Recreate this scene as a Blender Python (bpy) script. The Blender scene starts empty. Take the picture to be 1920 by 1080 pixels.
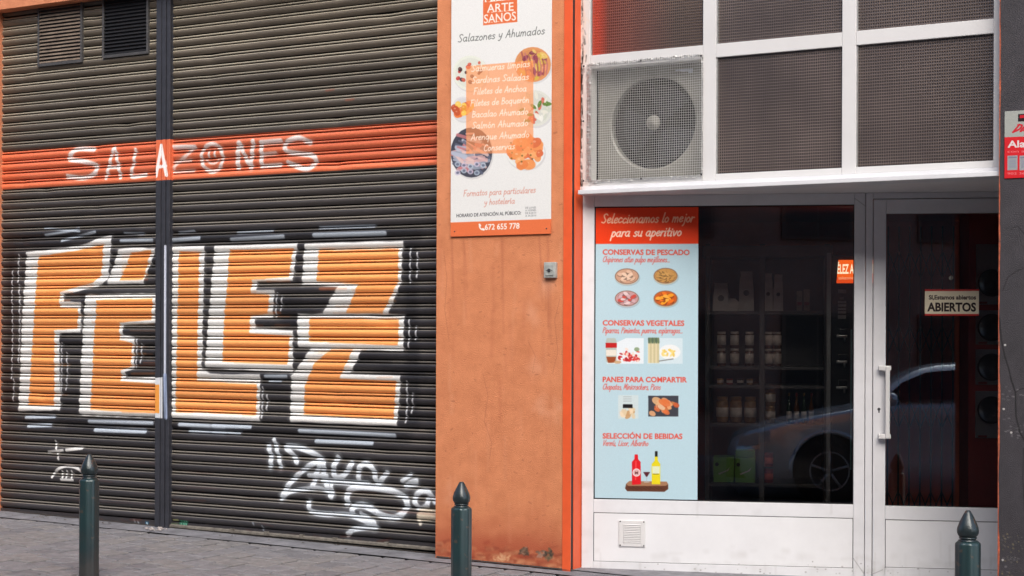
import bpy, bmesh, math, random
import numpy as np
from mathutils import Vector, Matrix

# ------------------------------------------------------------------ camera, sky, sun, exposure
SC = bpy.context.scene
FPX = 3000.0            # focal length in photograph pixels (1920 wide)
EYE = 1.5
ROLL = 0.0038
SHY = 80.0
cam_d = bpy.data.cameras.new("camera")
cam = bpy.data.objects.new("camera", cam_d)
SC.collection.objects.link(cam)
cam_d.sensor_width = 36.0
cam_d.lens = FPX / 1920.0 * 36.0
cam_d.shift_y = SHY / 1920.0
cam_d.clip_start = 0.05
cam_d.clip_end = 400.0
cam.matrix_world = Matrix.Translation((0, 0, EYE)) @ Matrix.Rotation(math.pi / 2, 4, 'X') @ Matrix.Rotation(ROLL, 4, 'Z')
SC.camera = cam

SUN_EL, SUN_AZ = math.radians(41), math.radians(176)    # azimuth measured clockwise from +Y: behind the camera, a little right
world = bpy.data.worlds.new("World")
SC.world = world
world.use_nodes = True
wt = world.node_tree
sky = wt.nodes.new("ShaderNodeTexSky")
sky.sky_type = 'NISHITA'
sky.sun_disc = False
sky.sun_elevation = SUN_EL
sky.sun_rotation = SUN_AZ
sky.dust_density = 3.0
sky.air_density = 0.7
wt.links.new(sky.outputs[0], wt.nodes["Background"].inputs[0])
wt.nodes["Background"].inputs[1].default_value = 0.12
sun_d = bpy.data.lights.new("sun", 'SUN')
sun_d.energy = 1.4
sun_d.angle = math.radians(50)
sun_d.color = (1.0, 0.95, 0.88)
sun = bpy.data.objects.new("sun", sun_d)
SC.collection.objects.link(sun)
sun_dir = Vector((math.sin(SUN_AZ) * math.cos(SUN_EL), math.cos(SUN_AZ) * math.cos(SUN_EL), math.sin(SUN_EL)))
sun.rotation_euler = sun_dir.to_track_quat('Z', 'Y').to_euler()
sun.location = (0, -3, 20)
SC.view_settings.view_transform = 'Standard'
SC.view_settings.look = 'None'
SC.view_settings.gamma = 1.0
SC.view_settings.exposure = 1.03
SC.view_settings.use_curve_mapping = False
try:
    SC.cycles.use_denoising = True
    SC.cycles.max_bounces = 10
    SC.cycles.transparent_max_bounces = 16
    SC.cycles.sample_clamp_indirect = 6.0
except Exception:
    pass

RND = random.Random(7)
NPR = np.random.RandomState(11)
COL = SC.collection

# ------------------------------------------------------------------ frames of reference (real planes of the place)
def ray(px, py):
    x = (px - 960) / FPX
    y = -(py - 540) / FPX + SHY / FPX
    c, s = math.cos(ROLL), math.sin(ROLL)
    return Vector((c * x - s * y, 1.0, s * x + c * y))

class Frame:
    """x runs along the wall to the right, y goes into the building, z is up."""
    def __init__(self, ox, oy, ang):
        self.o = Vector((ox, oy, 0)); self.a = ang
        self.u = Vector((math.cos(ang), -math.sin(ang), 0))
        self.v = Vector((math.sin(ang), math.cos(ang), 0))
    def w(self, s, d, z):
        return self.o + self.u * s + self.v * d + Vector((0, 0, z))
    def local(self, P):
        q = P - self.o
        return (q.dot(self.u), q.dot(self.v), P.z)
    def hit(self, px, py, d=0.0):
        r = ray(px, py); e = Vector((0, 0, EYE))
        t = ((self.o + self.v * d) - e).dot(self.v) / r.dot(self.v)
        P = e + r * t
        l = self.local(P)
        return l[0], l[2]
    def s(self, px, d=0.0, py=620):
        return self.hit(px, py, d)[0]
    def z(self, px, py, d=0.0):
        return self.hit(px, py, d)[1]

A0 = math.atan2(FPX, 5240.0)
D0 = 53140.0 / (1072 + 4280)
F0 = Frame((1072 - 960) / FPX * D0, D0, A0)                # main facade plane
_s, _z = F0.hit(1090, 620, 0.13)
_p = F0.w(_s, 0.13, 0)
F1 = Frame(_p.x, _p.y, math.radians(9.4))                  # recessed shop front, turned
FW = Frame(0, 0, 0)

def ground_z(s):                                           # pavement height (street falls gently to the right)
    return -0.0115 * s

# ------------------------------------------------------------------ mesh helpers
class MB:
    def __init__(self):
        self.v = []; self.f = []; self.m = []; self.sm = []
    def add(self, vs, fs, mi=0, smooth=False):
        n = len(self.v)
        self.v += [tuple(p) for p in vs]
        self.f += [tuple(i + n for i in f) for f in fs]
        self.m += [mi] * len(fs); self.sm += [smooth] * len(fs)
        return self
    def box(self, x0, x1, y0, y1, z0, z1, b=0.0, mi=0):
        if x0 > x1: x0, x1 = x1, x0
        if y0 > y1: y0, y1 = y1, y0
        if z0 > z1: z0, z1 = z1, z0
        if b <= 0:
            vs = [(x, y, z) for x in (x0, x1) for y in (y0, y1) for z in (z0, z1)]
            fs = [(0, 1, 3, 2), (4, 6, 7, 5), (0, 4, 5, 1), (2, 3, 7, 6), (0, 2, 6, 4), (1, 5, 7, 3)]
            return self.add(vs, fs, mi)
        bm = bmesh.new()
        bmesh.ops.create_cube(bm, size=1)
        for v in bm.verts:
            v.co = Vector(((x0 + x1) / 2 + v.co.x * (x1 - x0), (y0 + y1) / 2 + v.co.y * (y1 - y0), (z0 + z1) / 2 + v.co.z * (z1 - z0)))
        b = min(b, (x1 - x0) * .45, (y1 - y0) * .45, (z1 - z0) * .45)
        bmesh.ops.bevel(bm, geom=bm.edges[:], offset=b, segments=2, profile=.6, affect='EDGES')
        bm.verts.index_update()
        self.add([v.co.copy() for v in bm.verts], [[v.index for v in f.verts] for f in bm.faces], mi)
        bm.free()
        return self
    def lathe(self, prof, n=24, cx=0, cy=0, cz=0, axis='Z', mi=0, smooth=True, fac=None):
        vs = []; fs = []
        for (r, h) in prof:
            for k in range(n):
                a = 2 * math.pi * k / n
                rr = r * (fac(a) if fac else 1)
                p = (rr * math.cos(a), rr * math.sin(a), h)
                if axis == 'Y': p = (p[0], h, p[1])
                elif axis == 'X': p = (h, p[0], p[1])
                vs.append((p[0] + cx, p[1] + cy, p[2] + cz))
        m = len(prof)
        for i in range(m - 1):
            for k in range(n):
                a = i * n + k; b = i * n + (k + 1) % n
                fs.append((a, b, b + n, a + n) if axis != 'Y' else (a, a + n, b + n, b))
        self.add(vs, fs, mi, smooth)
        base = len(self.v) - len(vs)
        for i in (0, m - 1):
            if prof[i][0] > 1e-6:
                self.f.append(tuple(base + i * n + k for k in range(n))); self.m.append(mi); self.sm.append(False)
        return self
    def tube(self, pts, r, n=8, mi=0, closed=False):
        pts = [Vector(p) for p in pts]
        vs = []; fs = []
        N = len(pts)
        for i, p in enumerate(pts):
            if closed: t = pts[(i + 1) % N] - pts[i - 1]
            else: t = pts[min(i + 1, N - 1)] - pts[max(i - 1, 0)]
            t.normalize()
            a = Vector((0, 0, 1)) if abs(t.z) < .9 else Vector((1, 0, 0))
            e1 = t.cross(a).normalized(); e2 = t.cross(e1)
            for k in range(n):
                q = 2 * math.pi * k / n
                vs.append(p + (e1 * math.cos(q) + e2 * math.sin(q)) * r)
        for i in range(N if closed else N - 1):
            for k in range(n):
                a = i * n + k; b = i * n + (k + 1) % n
                c = ((i + 1) % N) * n
                fs.append((a, b, c + (k + 1) % n, c + k))
        if not closed:
            fs.append(tuple(range(n))[::-1]); fs.append(tuple((N - 1) * n + k for k in range(n)))
        return self.add(vs, fs, mi, True)
    def prism(self, poly, y0, y1, mi=0):                     # polygon in (x, z), pushed along y
        n = len(poly)
        vs = [(x, y0, z) for x, z in poly] + [(x, y1, z) for x, z in poly]
        fs = [tuple(range(n)), tuple(range(2 * n - 1, n - 1, -1))]
        fs += [(i, (i + 1) % n + 0, (i + 1) % n + n, i + n) for i in range(n)]
        return self.add(vs, fs, mi)
    def mesh(self, name, mats):
        me = bpy.data.meshes.new(name)
        me.from_pydata(self.v, [], self.f)
        for m in (mats if isinstance(mats, (list, tuple)) else [mats]):
            me.materials.append(m)
        me.polygons.foreach_set("material_index", self.m)
        me.polygons.foreach_set("use_smooth", self.sm)
        me.update()
        bm = bmesh.new(); bm.from_mesh(me)
        bmesh.ops.recalc_face_normals(bm, faces=bm.faces[:])
        bm.to_mesh(me); bm.free()
        return me

def tag(o, label=None, cat=None, group=None, kind=None):
    if label: o['label'] = label
    if cat: o['category'] = cat
    if group: o['group'] = group
    if kind: o['kind'] = kind
    return o

def thing(name, label, cat, fr, org, group=None):
    o = bpy.data.objects.new(name, None); COL.objects.link(o)
    o.empty_display_size = .1
    o.location = fr.w(*org); o.rotation_euler = (0, 0, -fr.a)
    o['_o'] = [float(c) for c in org]
    return tag(o, label, cat, group)

def top(name, mb, mats, fr, org, label=None, cat=None, group=None, kind=None):
    me = mb.mesh(name, mats)
    me.transform(Matrix.Translation(-Vector(org)))
    o = bpy.data.objects.new(name, me); COL.objects.link(o)
    o.location = fr.w(*org); o.rotation_euler = (0, 0, -fr.a)
    o['_o'] = [float(c) for c in org]
    return tag(o, label, cat, group, kind)

def part(name, mb, mats, parent, label=None, kind=None):
    me = mb.mesh(name, mats)
    me.transform(Matrix.Translation(-Vector(parent['_o'])))
    o = bpy.data.objects.new(name, me); COL.objects.link(o)
    o.parent = parent
    o['_o'] = list(parent['_o'])
    return tag(o, label, None, None, kind)

def copy_tree(o, parent=None):
    c = o.copy(); COL.objects.link(c); c.parent = parent
    if parent is not None: c.matrix_parent_inverse = o.matrix_parent_inverse.copy()
    for ch in list(o.children):
        copy_tree(ch, c)
    return c

# ------------------------------------------------------------------ materials
def s2l(c):
    return tuple(((v / 255 + .055) / 1.055) ** 2.4 if v / 255 > .04045 else v / 255 / 12.92 for v in c)

def mat(name, color, rough=.6, metal=0.0, var=.0, scale=20.0, bump=0.0, bscale=60.0, spec=.5, var2=None, stretch=None):
    m = bpy.data.materials.new(name); m.use_nodes = True
    nt = m.node_tree; N = nt.nodes; L = nt.links
    b = N["Principled BSDF"]
    b.inputs["Base Color"].default_value = (*color, 1)
    b.inputs["Roughness"].default_value = rough
    b.inputs["Metallic"].default_value = metal
    b.inputs["Specular IOR Level"].default_value = spec
    tc = N.new("ShaderNodeTexCoord")
    src = tc.outputs["Object"]
    if stretch:
        mp = N.new("ShaderNodeMapping"); mp.inputs["Scale"].default_value = stretch
        L.new(src, mp.inputs[0]); src = mp.outputs[0]
    if var > 0:
        n = N.new("ShaderNodeTexNoise"); n.inputs["Scale"].default_value = scale; n.inputs["Detail"].default_value = 6
        n.inputs["Roughness"].default_value = .65
        L.new(src, n.inputs["Vector"])
        r = N.new("ShaderNodeMapRange")
        r.inputs["From Min"].default_value = .3; r.inputs["From Max"].default_value = .7
        r.inputs["To Min"].default_value = 0; r.inputs["To Max"].default_value = 1
        L.new(n.outputs[0], r.inputs[0])
        mx = N.new("ShaderNodeMix"); mx.data_type = 'RGBA'
        c2 = var2 if var2 else tuple(c * (1 - var) for c in color)
        c1 = tuple(min(1, c * (1 + var * .4)) for c in color)
        mx.inputs[6].default_value = (*c1, 1); mx.inputs[7].default_value = (*c2, 1)
        L.new(r.outputs[0], mx.inputs[0]); L.new(mx.outputs[2], b.inputs["Base Color"])
        r2 = N.new("ShaderNodeMapRange"); r2.inputs["To Min"].default_value = rough * .85; r2.inputs["To Max"].default_value = min(1, rough * 1.2)
        L.new(n.outputs[0], r2.inputs[0]); L.new(r2.outputs[0], b.inputs["Roughness"])
    if bump > 0:
        n2 = N.new("ShaderNodeTexNoise"); n2.inputs["Scale"].default_value = bscale; n2.inputs["Detail"].default_value = 5
        L.new(src, n2.inputs["Vector"])
        bp = N.new("ShaderNodeBump"); bp.inputs["Strength"].default_value = bump; bp.inputs["Distance"].default_value = .01
        L.new(n2.outputs[0], bp.inputs["Height"]); L.new(bp.outputs[0], b.inputs["Normal"])
    return m

# ------------------------------------------------------------------ canvas: flat print and paint drawn in code
def catmull(pts, k=6):
    if len(pts) < 3: return pts
    P = [np.array(p, float) for p in pts]
    P = [2 * P[0] - P[1]] + P + [2 * P[-1] - P[-2]]
    out = []
    for i in range(1, len(P) - 2):
        for j in range(k):
            t = j / k
            a, b, c, d = P[i - 1], P[i], P[i + 1], P[i + 2]
            out.append(.5 * ((2 * b) + (-a + c) * t + (2 * a - 5 * b + 4 * c - d) * t * t + (-a + 3 * b - 3 * c + d) * t ** 3))
    out.append(P[-2])
    return [tuple(p) for p in out]

_TXT = {}
def text_tris(s, bold=0.0):
    key = (s, bold)
    if key in _TXT: return _TXT[key]
    cu = bpy.data.curves.new("t", 'FONT'); cu.body = s; cu.size = 1.0; cu.offset = bold
    cu.resolution_u = 3
    ob = bpy.data.objects.new("t", cu); COL.objects.link(ob)
    dg = bpy.context.evaluated_depsgraph_get(); dg.update()
    me = bpy.data.meshes.new_from_object(ob.evaluated_get(dg))
    me.calc_loop_triangles()
    co = np.array([v.co[:2] for v in me.vertices])
    tr = np.array([t.vertices[:] for t in me.loop_triangles])
    T = co[tr] if len(tr) else np.zeros((0, 3, 2))
    bpy.data.meshes.remove(me); bpy.data.objects.remove(ob); bpy.data.curves.remove(cu)
    _TXT[key] = T
    return T

G = {}
def _g(ch, adv, *st): G[ch] = (adv, st)
_bowl = [(.75, .85), (.45, 1), (.1, .75), (.05, .3), (.3, 0), (.6, .15), (.75, .6)]
_g('a', 1.0, _bowl, [(.78, 1), (.72, .3), (.8, 0), (.95, .08)])
_g('b', .85, [(.12, 1.9), (.05, .9), (.05, 0)], [(.05, .5), (.35, .95), (.7, .7), (.65, .2), (.3, 0), (.05, .15)])
_g('c', .8, [(.7, .8), (.45, 1), (.1, .7), (.08, .25), (.35, 0), (.75, .2)])
_g('d', 1.0, _bowl, [(.85, 1.9), (.76, .8), (.8, 0)])
_g('e', .8, [(.1, .5), (.45, .55), (.7, .75), (.5, 1), (.2, .85), (.05, .4), (.3, 0), (.75, .2)])
_g('f', .65, [(.75, 1.75), (.5, 1.9), (.3, 1.5), (.25, .5), (.15, -.4)], [(0, .95), (.6, 1)])
_g('g', 1.0, _bowl, [(.78, 1), (.75, 0), (.6, -.6), (.2, -.7), (.05, -.45)])
_g('h', .85, [(.15, 1.9), (.05, 0)], [(.05, .5), (.35, .95), (.6, .8), (.65, 0)])
_g('i', .4, [(.18, 1), (.12, 0), (.3, .05)], [(.2, 1.4), (.21, 1.48)])
_g('j', .45, [(.3, 1), (.25, -.3), (0, -.7)], [(.32, 1.4), (.33, 1.48)])
_g('k', .8, [(.12, 1.9), (.05, 0)], [(.6, 1), (.1, .45), (.65, 0)])
_g('l', .42, [(.25, 1.9), (.12, .5), (.18, 0), (.38, .08)])
_g('m', 1.3, [(.1, 1), (.05, 0)], [(.07, .6), (.35, 1), (.55, .8), (.55, 0)], [(.55, .6), (.85, 1), (1.05, .8), (1.1, 0)])
_g('n', .9, [(.1, 1), (.05, 0)], [(.07, .6), (.4, 1), (.65, .8), (.7, 0)])
_g('o', .85, [(.4, 1), (.08, .7), (.08, .25), (.35, 0), (.68, .25), (.7, .7), (.4, 1)])
_g('p', .85, [(.12, 1), (.02, -.8)], [(.08, .6), (.4, 1), (.72, .7), (.6, .15), (.3, 0), (.05, .2)])
_g('q', 1.0, _bowl, [(.78, 1), (.72, -.8)])
_g('r', .6, [(.1, 1), (.05, 0)], [(.07, .55), (.3, .95), (.6, .95)])
_g('s', .7, [(.62, .88), (.35, 1), (.1, .78), (.35, .55), (.6, .3), (.35, 0), (.02, .12)])
_g('t', .6, [(.28, 1.6), (.2, .4), (.3, 0), (.55, .1)], [(0, 1.02), (.55, 1.05)])
_g('u', .9, [(.08, 1), (.08, .3), (.3, 0), (.65, .25)], [(.72, 1), (.68, 0), (.85, .05)])
_g('v', .8, [(.05, 1), (.3, 0), (.7, 1)])
_g('x', .8, [(.05, 1), (.7, 0)], [(.7, 1), (.02, 0)])
_g('y', .85, [(.08, 1), (.15, .4), (.45, .3), (.68, .6)], [(.75, 1), (.6, 0), (.3, -.65), (.02, -.6)])
_g('z', .8, [(.05, .95), (.7, .95), (.05, .02), (.75, .02)])
_g('S', 1.0, [(.95, 1.6), (.6, 1.85), (.2, 1.55), (.45, 1.0), (.75, .55), (.5, .05), (.0, .15)])
_g('A', 1.15, [(.0, 0), (.6, 1.85), (.95, 0)], [(.2, .65), (.95, .7)])
_g('F', .95, [(.2, 1.8), (.1, 0)], [(.1, 1.8), (.95, 1.85)], [(.15, .95), (.7, 1.0)])
_g('B', 1.0, [(.15, 1.8), (.08, 0)], [(.1, 1.75), (.65, 1.7), (.65, 1.2), (.15, 1.0)], [(.15, 1.0), (.8, .8), (.75, .2), (.08, 0)])
_g('C', 1.0, [(.9, 1.6), (.55, 1.85), (.12, 1.2), (.1, .4), (.5, 0), (.9, .25)])
_g('P', .95, [(.15, 1.8), (.08, 0)], [(.1, 1.75), (.75, 1.65), (.75, 1.1), (.15, .85)])
_g('M', 1.3, [(.05, 0), (.2, 1.8)], [(.2, 1.8), (.6, .5)], [(.6, .5), (1.05, 1.8)], [(1.05, 1.8), (1.15, 0)])
_g('V', 1.0, [(.05, 1.8), (.35, 0), (.95, 1.85)])
_g('L', .9, [(.2, 1.8), (.1, .1), (.85, .08)])
_g('D', 1.0, [(.2, 1.8), (.1, 0)], [(.0, 1.75), (.7, 1.5), (.8, .6), (.1, 0)])
_g('.', .35, [(.1, 0), (.12, .06)])
_g(',', .35, [(.15, .08), (.05, -.25)])
_g(' ', .55)
ACC = {'á': 'a', 'é': 'e', 'í': 'i', 'ó': 'o', 'ú': 'u', 'ñ': 'n'}
def hand_strokes(s, slant=.12, jit=.04):
    x = 0; out = []
    for ch in s:
        base = ACC.get(ch, ch)
        adv, st = G.get(base, G[' '])
        for q in st:
            if base == 'i' and ch == 'í' and q is st[-1]: continue
            pts = catmull(q, 5) if base not in 'AFVLMkxz' else q
            dy = NPR.randn() * jit
            out.append([(x + px + slant * py, py + dy) for px, py in pts])
        if ch == 'ñ': out.append([(x + .2, 1.3), (x + .4, 1.42), (x + .6, 1.3), (x + .8, 1.42)])
        elif ch in ACC: out.append([(x + .42 * adv, 1.3), (x + .42 * adv + .25, 1.65)])
        x += adv + .12
    return out, x - .12

class Canvas:
    def __init__(self, fr, d, s0, s1, z0, z1, ppm, bg=None):
        self.fr, self.d, self.s0, self.z0, self.ppm = fr, d, s0, z0, ppm
        self.W = int((s1 - s0) * ppm); self.H = int((z1 - z0) * ppm)
        self.s1 = s0 + self.W / ppm; self.z1 = z0 + self.H / ppm
        self.a = np.zeros((self.H, self.W, 4), np.float32)
        if bg: self.a[:] = (*[c / 255 for c in bg], 1)
    def P(self, px, py):                                        # photograph point -> canvas pixel
        s, z = self.fr.hit(px, py, self.d)
        return ((s - self.s0) * self.ppm, (z - self.z0) * self.ppm)
    def blend(self, x0, x1, y0, y1, al, col):
        sub = self.a[y0:y1, x0:x1]
        c = np.array([v / 255 for v in col], np.float32)
        al = al[..., None]
        oa = sub[..., 3:4]
        na = al + oa * (1 - al)
        sub[..., :3] = np.where(na > 1e-5, (c * al + sub[..., :3] * oa * (1 - al)) / np.maximum(na, 1e-5), sub[..., :3])
        sub[..., 3:4] = na
    def _bb(self, pts, pad=1):
        xs = [p[0] for p in pts]; ys = [p[1] for p in pts]
        x0 = max(0, int(min(xs) - pad)); x1 = min(self.W, int(max(xs) + pad) + 2)
        y0 = max(0, int(min(ys) - pad)); y1 = min(self.H, int(max(ys) + pad) + 2)
        if x1 <= x0 or y1 <= y0: return None
        return x0, x1, y0, y1
    def poly_c(self, pts, col, op=1.0):
        bb = self._bb(pts)
        if not bb: return
        x0, x1, y0, y1 = bb
        acc = np.zeros((y1 - y0, x1 - x0), np.float32)
        for ox, oy in ((.25, .25), (.75, .25), (.25, .75), (.75, .75)):
            X = np.arange(x0, x1)[None, :] + ox; Y = np.arange(y0, y1)[:, None] + oy
            ins = np.zeros((y1 - y0, x1 - x0), bool)
            n = len(pts)
            for i in range(n):
                ax, ay = pts[i]; bx, by = pts[(i + 1) % n]
                if ay == by: continue
                c = ((ay > Y) != (by > Y)) & (X < (bx - ax) * (Y - ay) / (by - ay) + ax)
                ins ^= c
            acc += ins
        self.blend(x0, x1, y0, y1, acc / 4 * op, col)
    def stroke_c(self, pts, r, col, op=1.0, soft=.8, flat=None):
        bb = self._bb(pts, r + soft + 1)
        if not bb: return
        x0, x1, y0, y1 = bb
        X = np.arange(x0, x1)[None, :] + .5; Y = np.arange(y0, y1)[:, None] + .5
        D = np.full((y1 - y0, x1 - x0), 1e9)
        if len(pts) == 1: pts = [pts[0], pts[0]]
        for (ax, ay), (bx, by) in zip(pts[:-1], pts[1:]):
            dx, dy = bx - ax, by - ay; l2 = dx * dx + dy * dy + 1e-9
            t = np.clip(((X - ax) * dx + (Y - ay) * dy) / l2, 0, 1)
            D = np.minimum(D, np.hypot(X - ax - t * dx, Y - ay - t * dy))
        al = np.clip((r + soft / 2 - D) / soft, 0, 1)
        self.blend(x0, x1, y0, y1, (al * op).astype(np.float32), col)
    # the same with points read off the photograph
    def poly(self, pts, col, op=1.0, conv=lambda p: p):
        self.poly_c([self.P(*conv(p)) for p in pts], col, op)
    def stroke(self, pts, wpx, col, op=1.0, soft=2.0, conv=lambda p: p, smooth=True):
        q = [self.P(*conv(p)) for p in pts]
        k = .0036 * self.ppm
        self.stroke_c(catmull(q) if smooth else q, wpx * k / 2, col, op, soft * k)
    def ell(self, px, py, rx, ry, col, op=1.0, rot=0.0):
        c = [(px + rx * math.cos(t) * math.cos(rot) - ry * math.sin(t) * math.sin(rot),
              py + rx * math.cos(t) * math.sin(rot) + ry * math.sin(t) * math.cos(rot)) for t in np.linspace(0, 2 * math.pi, 25)[:-1]]
        self.poly(c, col, op)
    def _box(self, xl, xr, yl, yr, h):
        a = self.P(xl, yl); b = self.P(xr, yr)
        c = self.P(xl, yl - h)
        return a, b, c[1] - a[1]
    def text(self, s, xl, yl, xr, yr, h, col, bold=0.0, op=1.0, caps=.70):
        """baseline from (xl,yl) to (xr,yr) in the photograph; h = capital height in its pixels"""
        a, b, H = self._box(xl, xr, yl, yr, h)
        T = text_tris(s, bold)
        if not len(T): return
        mnx, mxx = T[..., 0].min(), T[..., 0].max()
        ux, uy = (b[0] - a[0]) / (mxx - mnx), (b[1] - a[1]) / (mxx - mnx)
        k = H / caps
        allp = np.empty_like(T)
        allp[..., 0] = a[0] + (T[..., 0] - mnx) * ux
        allp[..., 1] = a[1] + (T[..., 0] - mnx) * uy + T[..., 1] * k
        bb = self._bb([tuple(p) for p in allp.reshape(-1, 2)])
        if not bb: return
        x0, x1, y0, y1 = bb
        SS = 3
        M = np.zeros(((y1 - y0) * SS, (x1 - x0) * SS), bool)
        for t in allp:
            q = (t - (x0, y0)) * SS
            i0 = max(0, int(q[:, 0].min())); i1 = min(M.shape[1], int(q[:, 0].max()) + 2)
            j0 = max(0, int(q[:, 1].min())); j1 = min(M.shape[0], int(q[:, 1].max()) + 2)
            if i1 <= i0 or j1 <= j0: continue
            X = np.arange(i0, i1)[None, :] + .5; Y = np.arange(j0, j1)[:, None] + .5
            s1 = (q[1, 0] - q[0, 0]) * (Y - q[0, 1]) - (q[1, 1] - q[0, 1]) * (X - q[0, 0])
            s2 = (q[2, 0] - q[1, 0]) * (Y - q[1, 1]) - (q[2, 1] - q[1, 1]) * (X - q[1, 0])
            s3 = (q[0, 0] - q[2, 0]) * (Y - q[2, 1]) - (q[0, 1] - q[2, 1]) * (X - q[2, 0])
            M[j0:j1, i0:i1] |= ((s1 >= 0) & (s2 >= 0) & (s3 >= 0)) | ((s1 <= 0) & (s2 <= 0) & (s3 <= 0))
        al = M.reshape(y1 - y0, SS, x1 - x0, SS).mean((1, 3)).astype(np.float32) * op
        self.blend(x0, x1, y0, y1, al, col)
    def hand(self, s, xl, yl, xr, yr, h, wpx, col, op=1.0, slant=.12, jit=.04):
        a, b, H = self._box(xl, xr, yl, yr, h)
        st, w = hand_strokes(s, slant, jit)
        ux, uy = (b[0] - a[0]) / w, (b[1] - a[1]) / w
        for q in st:
            self.stroke_c([(a[0] + x * ux, a[1] + x * uy + y * H / 1.85) for x, y in q], wpx * .0036 * self.ppm / 2, col, op, 1.2)
    def speckle(self, amp, seed=3):
        r = np.random.RandomState(seed)
        self.a[..., :3] = np.clip(self.a[..., :3] * (1 + amp * r.randn(self.H, self.W, 1)), 0, 1)
    def blur(self, n=1):
        for _ in range(n):
            p = np.pad(self.a, ((1, 1), (1, 1), (0, 0)), 'edge')
            self.a = (p[:-2, 1:-1] + p[2:, 1:-1] + p[1:-1, :-2] + p[1:-1, 2:] + 2 * p[1:-1, 1:-1]) / 6
    def image(self, name):
        im = bpy.data.images.new(name, self.W, self.H, alpha=True)
        im.pixels.foreach_set(np.ascontiguousarray(np.clip(self.a, 0, 1), np.float32).ravel())
        im.update(); im.pack()
        return im

def canvas_uv(nt, cv):
    """world position -> the plane's own metric coordinates -> 0..1"""
    N, L = nt.nodes, nt.links
    g = N.new("ShaderNodeNewGeometry")
    sb = N.new("ShaderNodeVectorMath"); sb.operation = 'SUBTRACT'; sb.inputs[1].default_value = cv.fr.o
    L.new(g.outputs["Position"], sb.inputs[0])
    ro = N.new("ShaderNodeVectorRotate"); ro.rotation_type = 'Z_AXIS'; ro.inputs["Angle"].default_value = cv.fr.a
    L.new(sb.outputs[0], ro.inputs["Vector"])
    sp = N.new("ShaderNodeSeparateXYZ"); L.new(ro.outputs[0], sp.inputs[0])
    def rng(o, a, b):
        r = N.new("ShaderNodeMapRange"); r.clamp = False
        r.inputs["From Min"].default_value = a; r.inputs["From Max"].default_value = b
        L.new(o, r.inputs[0]); return r.outputs[0]
    cb = N.new("ShaderNodeCombineXYZ")
    L.new(rng(sp.outputs[0], cv.s0, cv.s1), cb.inputs[0]); L.new(rng(sp.outputs[2], cv.z0, cv.z1), cb.inputs[1])
    return cb.outputs[0], sp

def print_mat(name, cv, rough=.35, spec=.4, bump=0.0):
    im = cv.image(name + "_print")
    m = bpy.data.materials.new(name); m.use_nodes = True
    nt = m.node_tree; b = nt.nodes["Principled BSDF"]
    uv, _ = canvas_uv(nt, cv)
    t = nt.nodes.new("ShaderNodeTexImage"); t.image = im; t.extension = 'EXTEND'
    nt.links.new(uv, t.inputs[0]); nt.links.new(t.outputs[0], b.inputs["Base Color"])
    b.inputs["Roughness"].default_value = rough; b.inputs["Specular IOR Level"].default_value = spec
    return m

# ------------------------------------------------------------------ shared materials
M = {}
M['white_pvc'] = mat("white_pvc", (.665, .665, .66), .38, var=.06, scale=3, bump=.015, bscale=30)
M['white_paint0'] = mat("white_paint", (.70, .71, .73), .45, var=.10, scale=4, bump=.03, bscale=40)
M['white_soffit'] = mat("white_soffit", (.74, .73, .73), .6, var=.08, scale=5)
M['seam'] = mat("dark_seam", (.05, .05, .055), .8)
M['black'] = mat("matt_black", (.012, .012, .014), .6)
M['dark_metal'] = mat("dark_painted_metal", (.040, .042, .050), .42, metal=.0, var=.25, scale=30, bump=.05, bscale=50)
M['orange_paint'] = mat("bright_orange_paint", (.80, .115, .032), .42, var=.12, scale=6, bump=.04, bscale=40)
M['steel'] = mat("galvanised_steel", (.55, .56, .55), .38, metal=.85, var=.2, scale=40)
M['wire'] = mat("galvanised_wire", (.62, .62, .60), .5, metal=.1)
M['foil'] = mat("crumpled_foil", (.50, .50, .49), .5, metal=.7, bump=.3, bscale=60)
M['beige'] = mat("aged_beige_enamel", (.24, .235, .205), .5, var=.35, scale=3)
M['dummy'] = None
M['kerb'] = mat("kerb_granite", (.26, .26, .27), .8, var=.3, scale=50, bump=.3, bscale=80)
M['asphalt'] = mat("asphalt", (.095, .093, .09), .9, var=.3, scale=80, bump=.5, bscale=200)

def overlay_mat(name, cv, color, rough, var, scale, bump, bscale, var2=None, stretch=None, spec=.4):
    """a base material with the painted canvas laid over it where its alpha says so"""
    m = mat(name, color, rough, 0, var, scale, bump, bscale, spec=spec, var2=var2, stretch=stretch)
    nt = m.node_tree; N = nt.nodes; L = nt.links; b = N["Principled BSDF"]
    base = b.inputs["Base Color"].links[0].from_socket
    im = cv.image(name + "_paint")
    uv, _ = canvas_uv(nt, cv)
    t = N.new("ShaderNodeTexImage"); t.image = im; t.extension = 'CLIP'
    L.new(uv, t.inputs[0])
    mx = N.new("ShaderNodeMix"); mx.data_type = 'RGBA'
    L.new(t.outputs[1], mx.inputs[0]); L.new(base, mx.inputs[6]); L.new(t.outputs[0], mx.inputs[7])
    L.new(mx.outputs[2], b.inputs["Base Color"])
    return m

# ------------------------------------------------------------------ ground
def world_pt(fr, s, d): return fr.w(s, d, 0)
KERB_D = -2.45
s_lo, s_hi = -9.0, 7.0
mb = MB()
mb.add([(s_lo, 1.6, ground_z(s_lo) - .018), (s_hi, 1.6, ground_z(s_hi) - .018), (s_hi, KERB_D, ground_z(s_hi) - .018), (s_lo, KERB_D, ground_z(s_lo) - .018),
        (s_lo, KERB_D, -.5), (s_hi, KERB_D, -.5)], [(0, 3, 2, 1), (3, 4, 5, 2)])
M['joint'] = mat("paver_joint_sand", (.016, .015, .016), .95, var=.4, scale=60, bump=.3, bscale=200)
pavement = top("pavement", mb, M['joint'], F0, (0, 0, 0), kind='structure')
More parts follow.
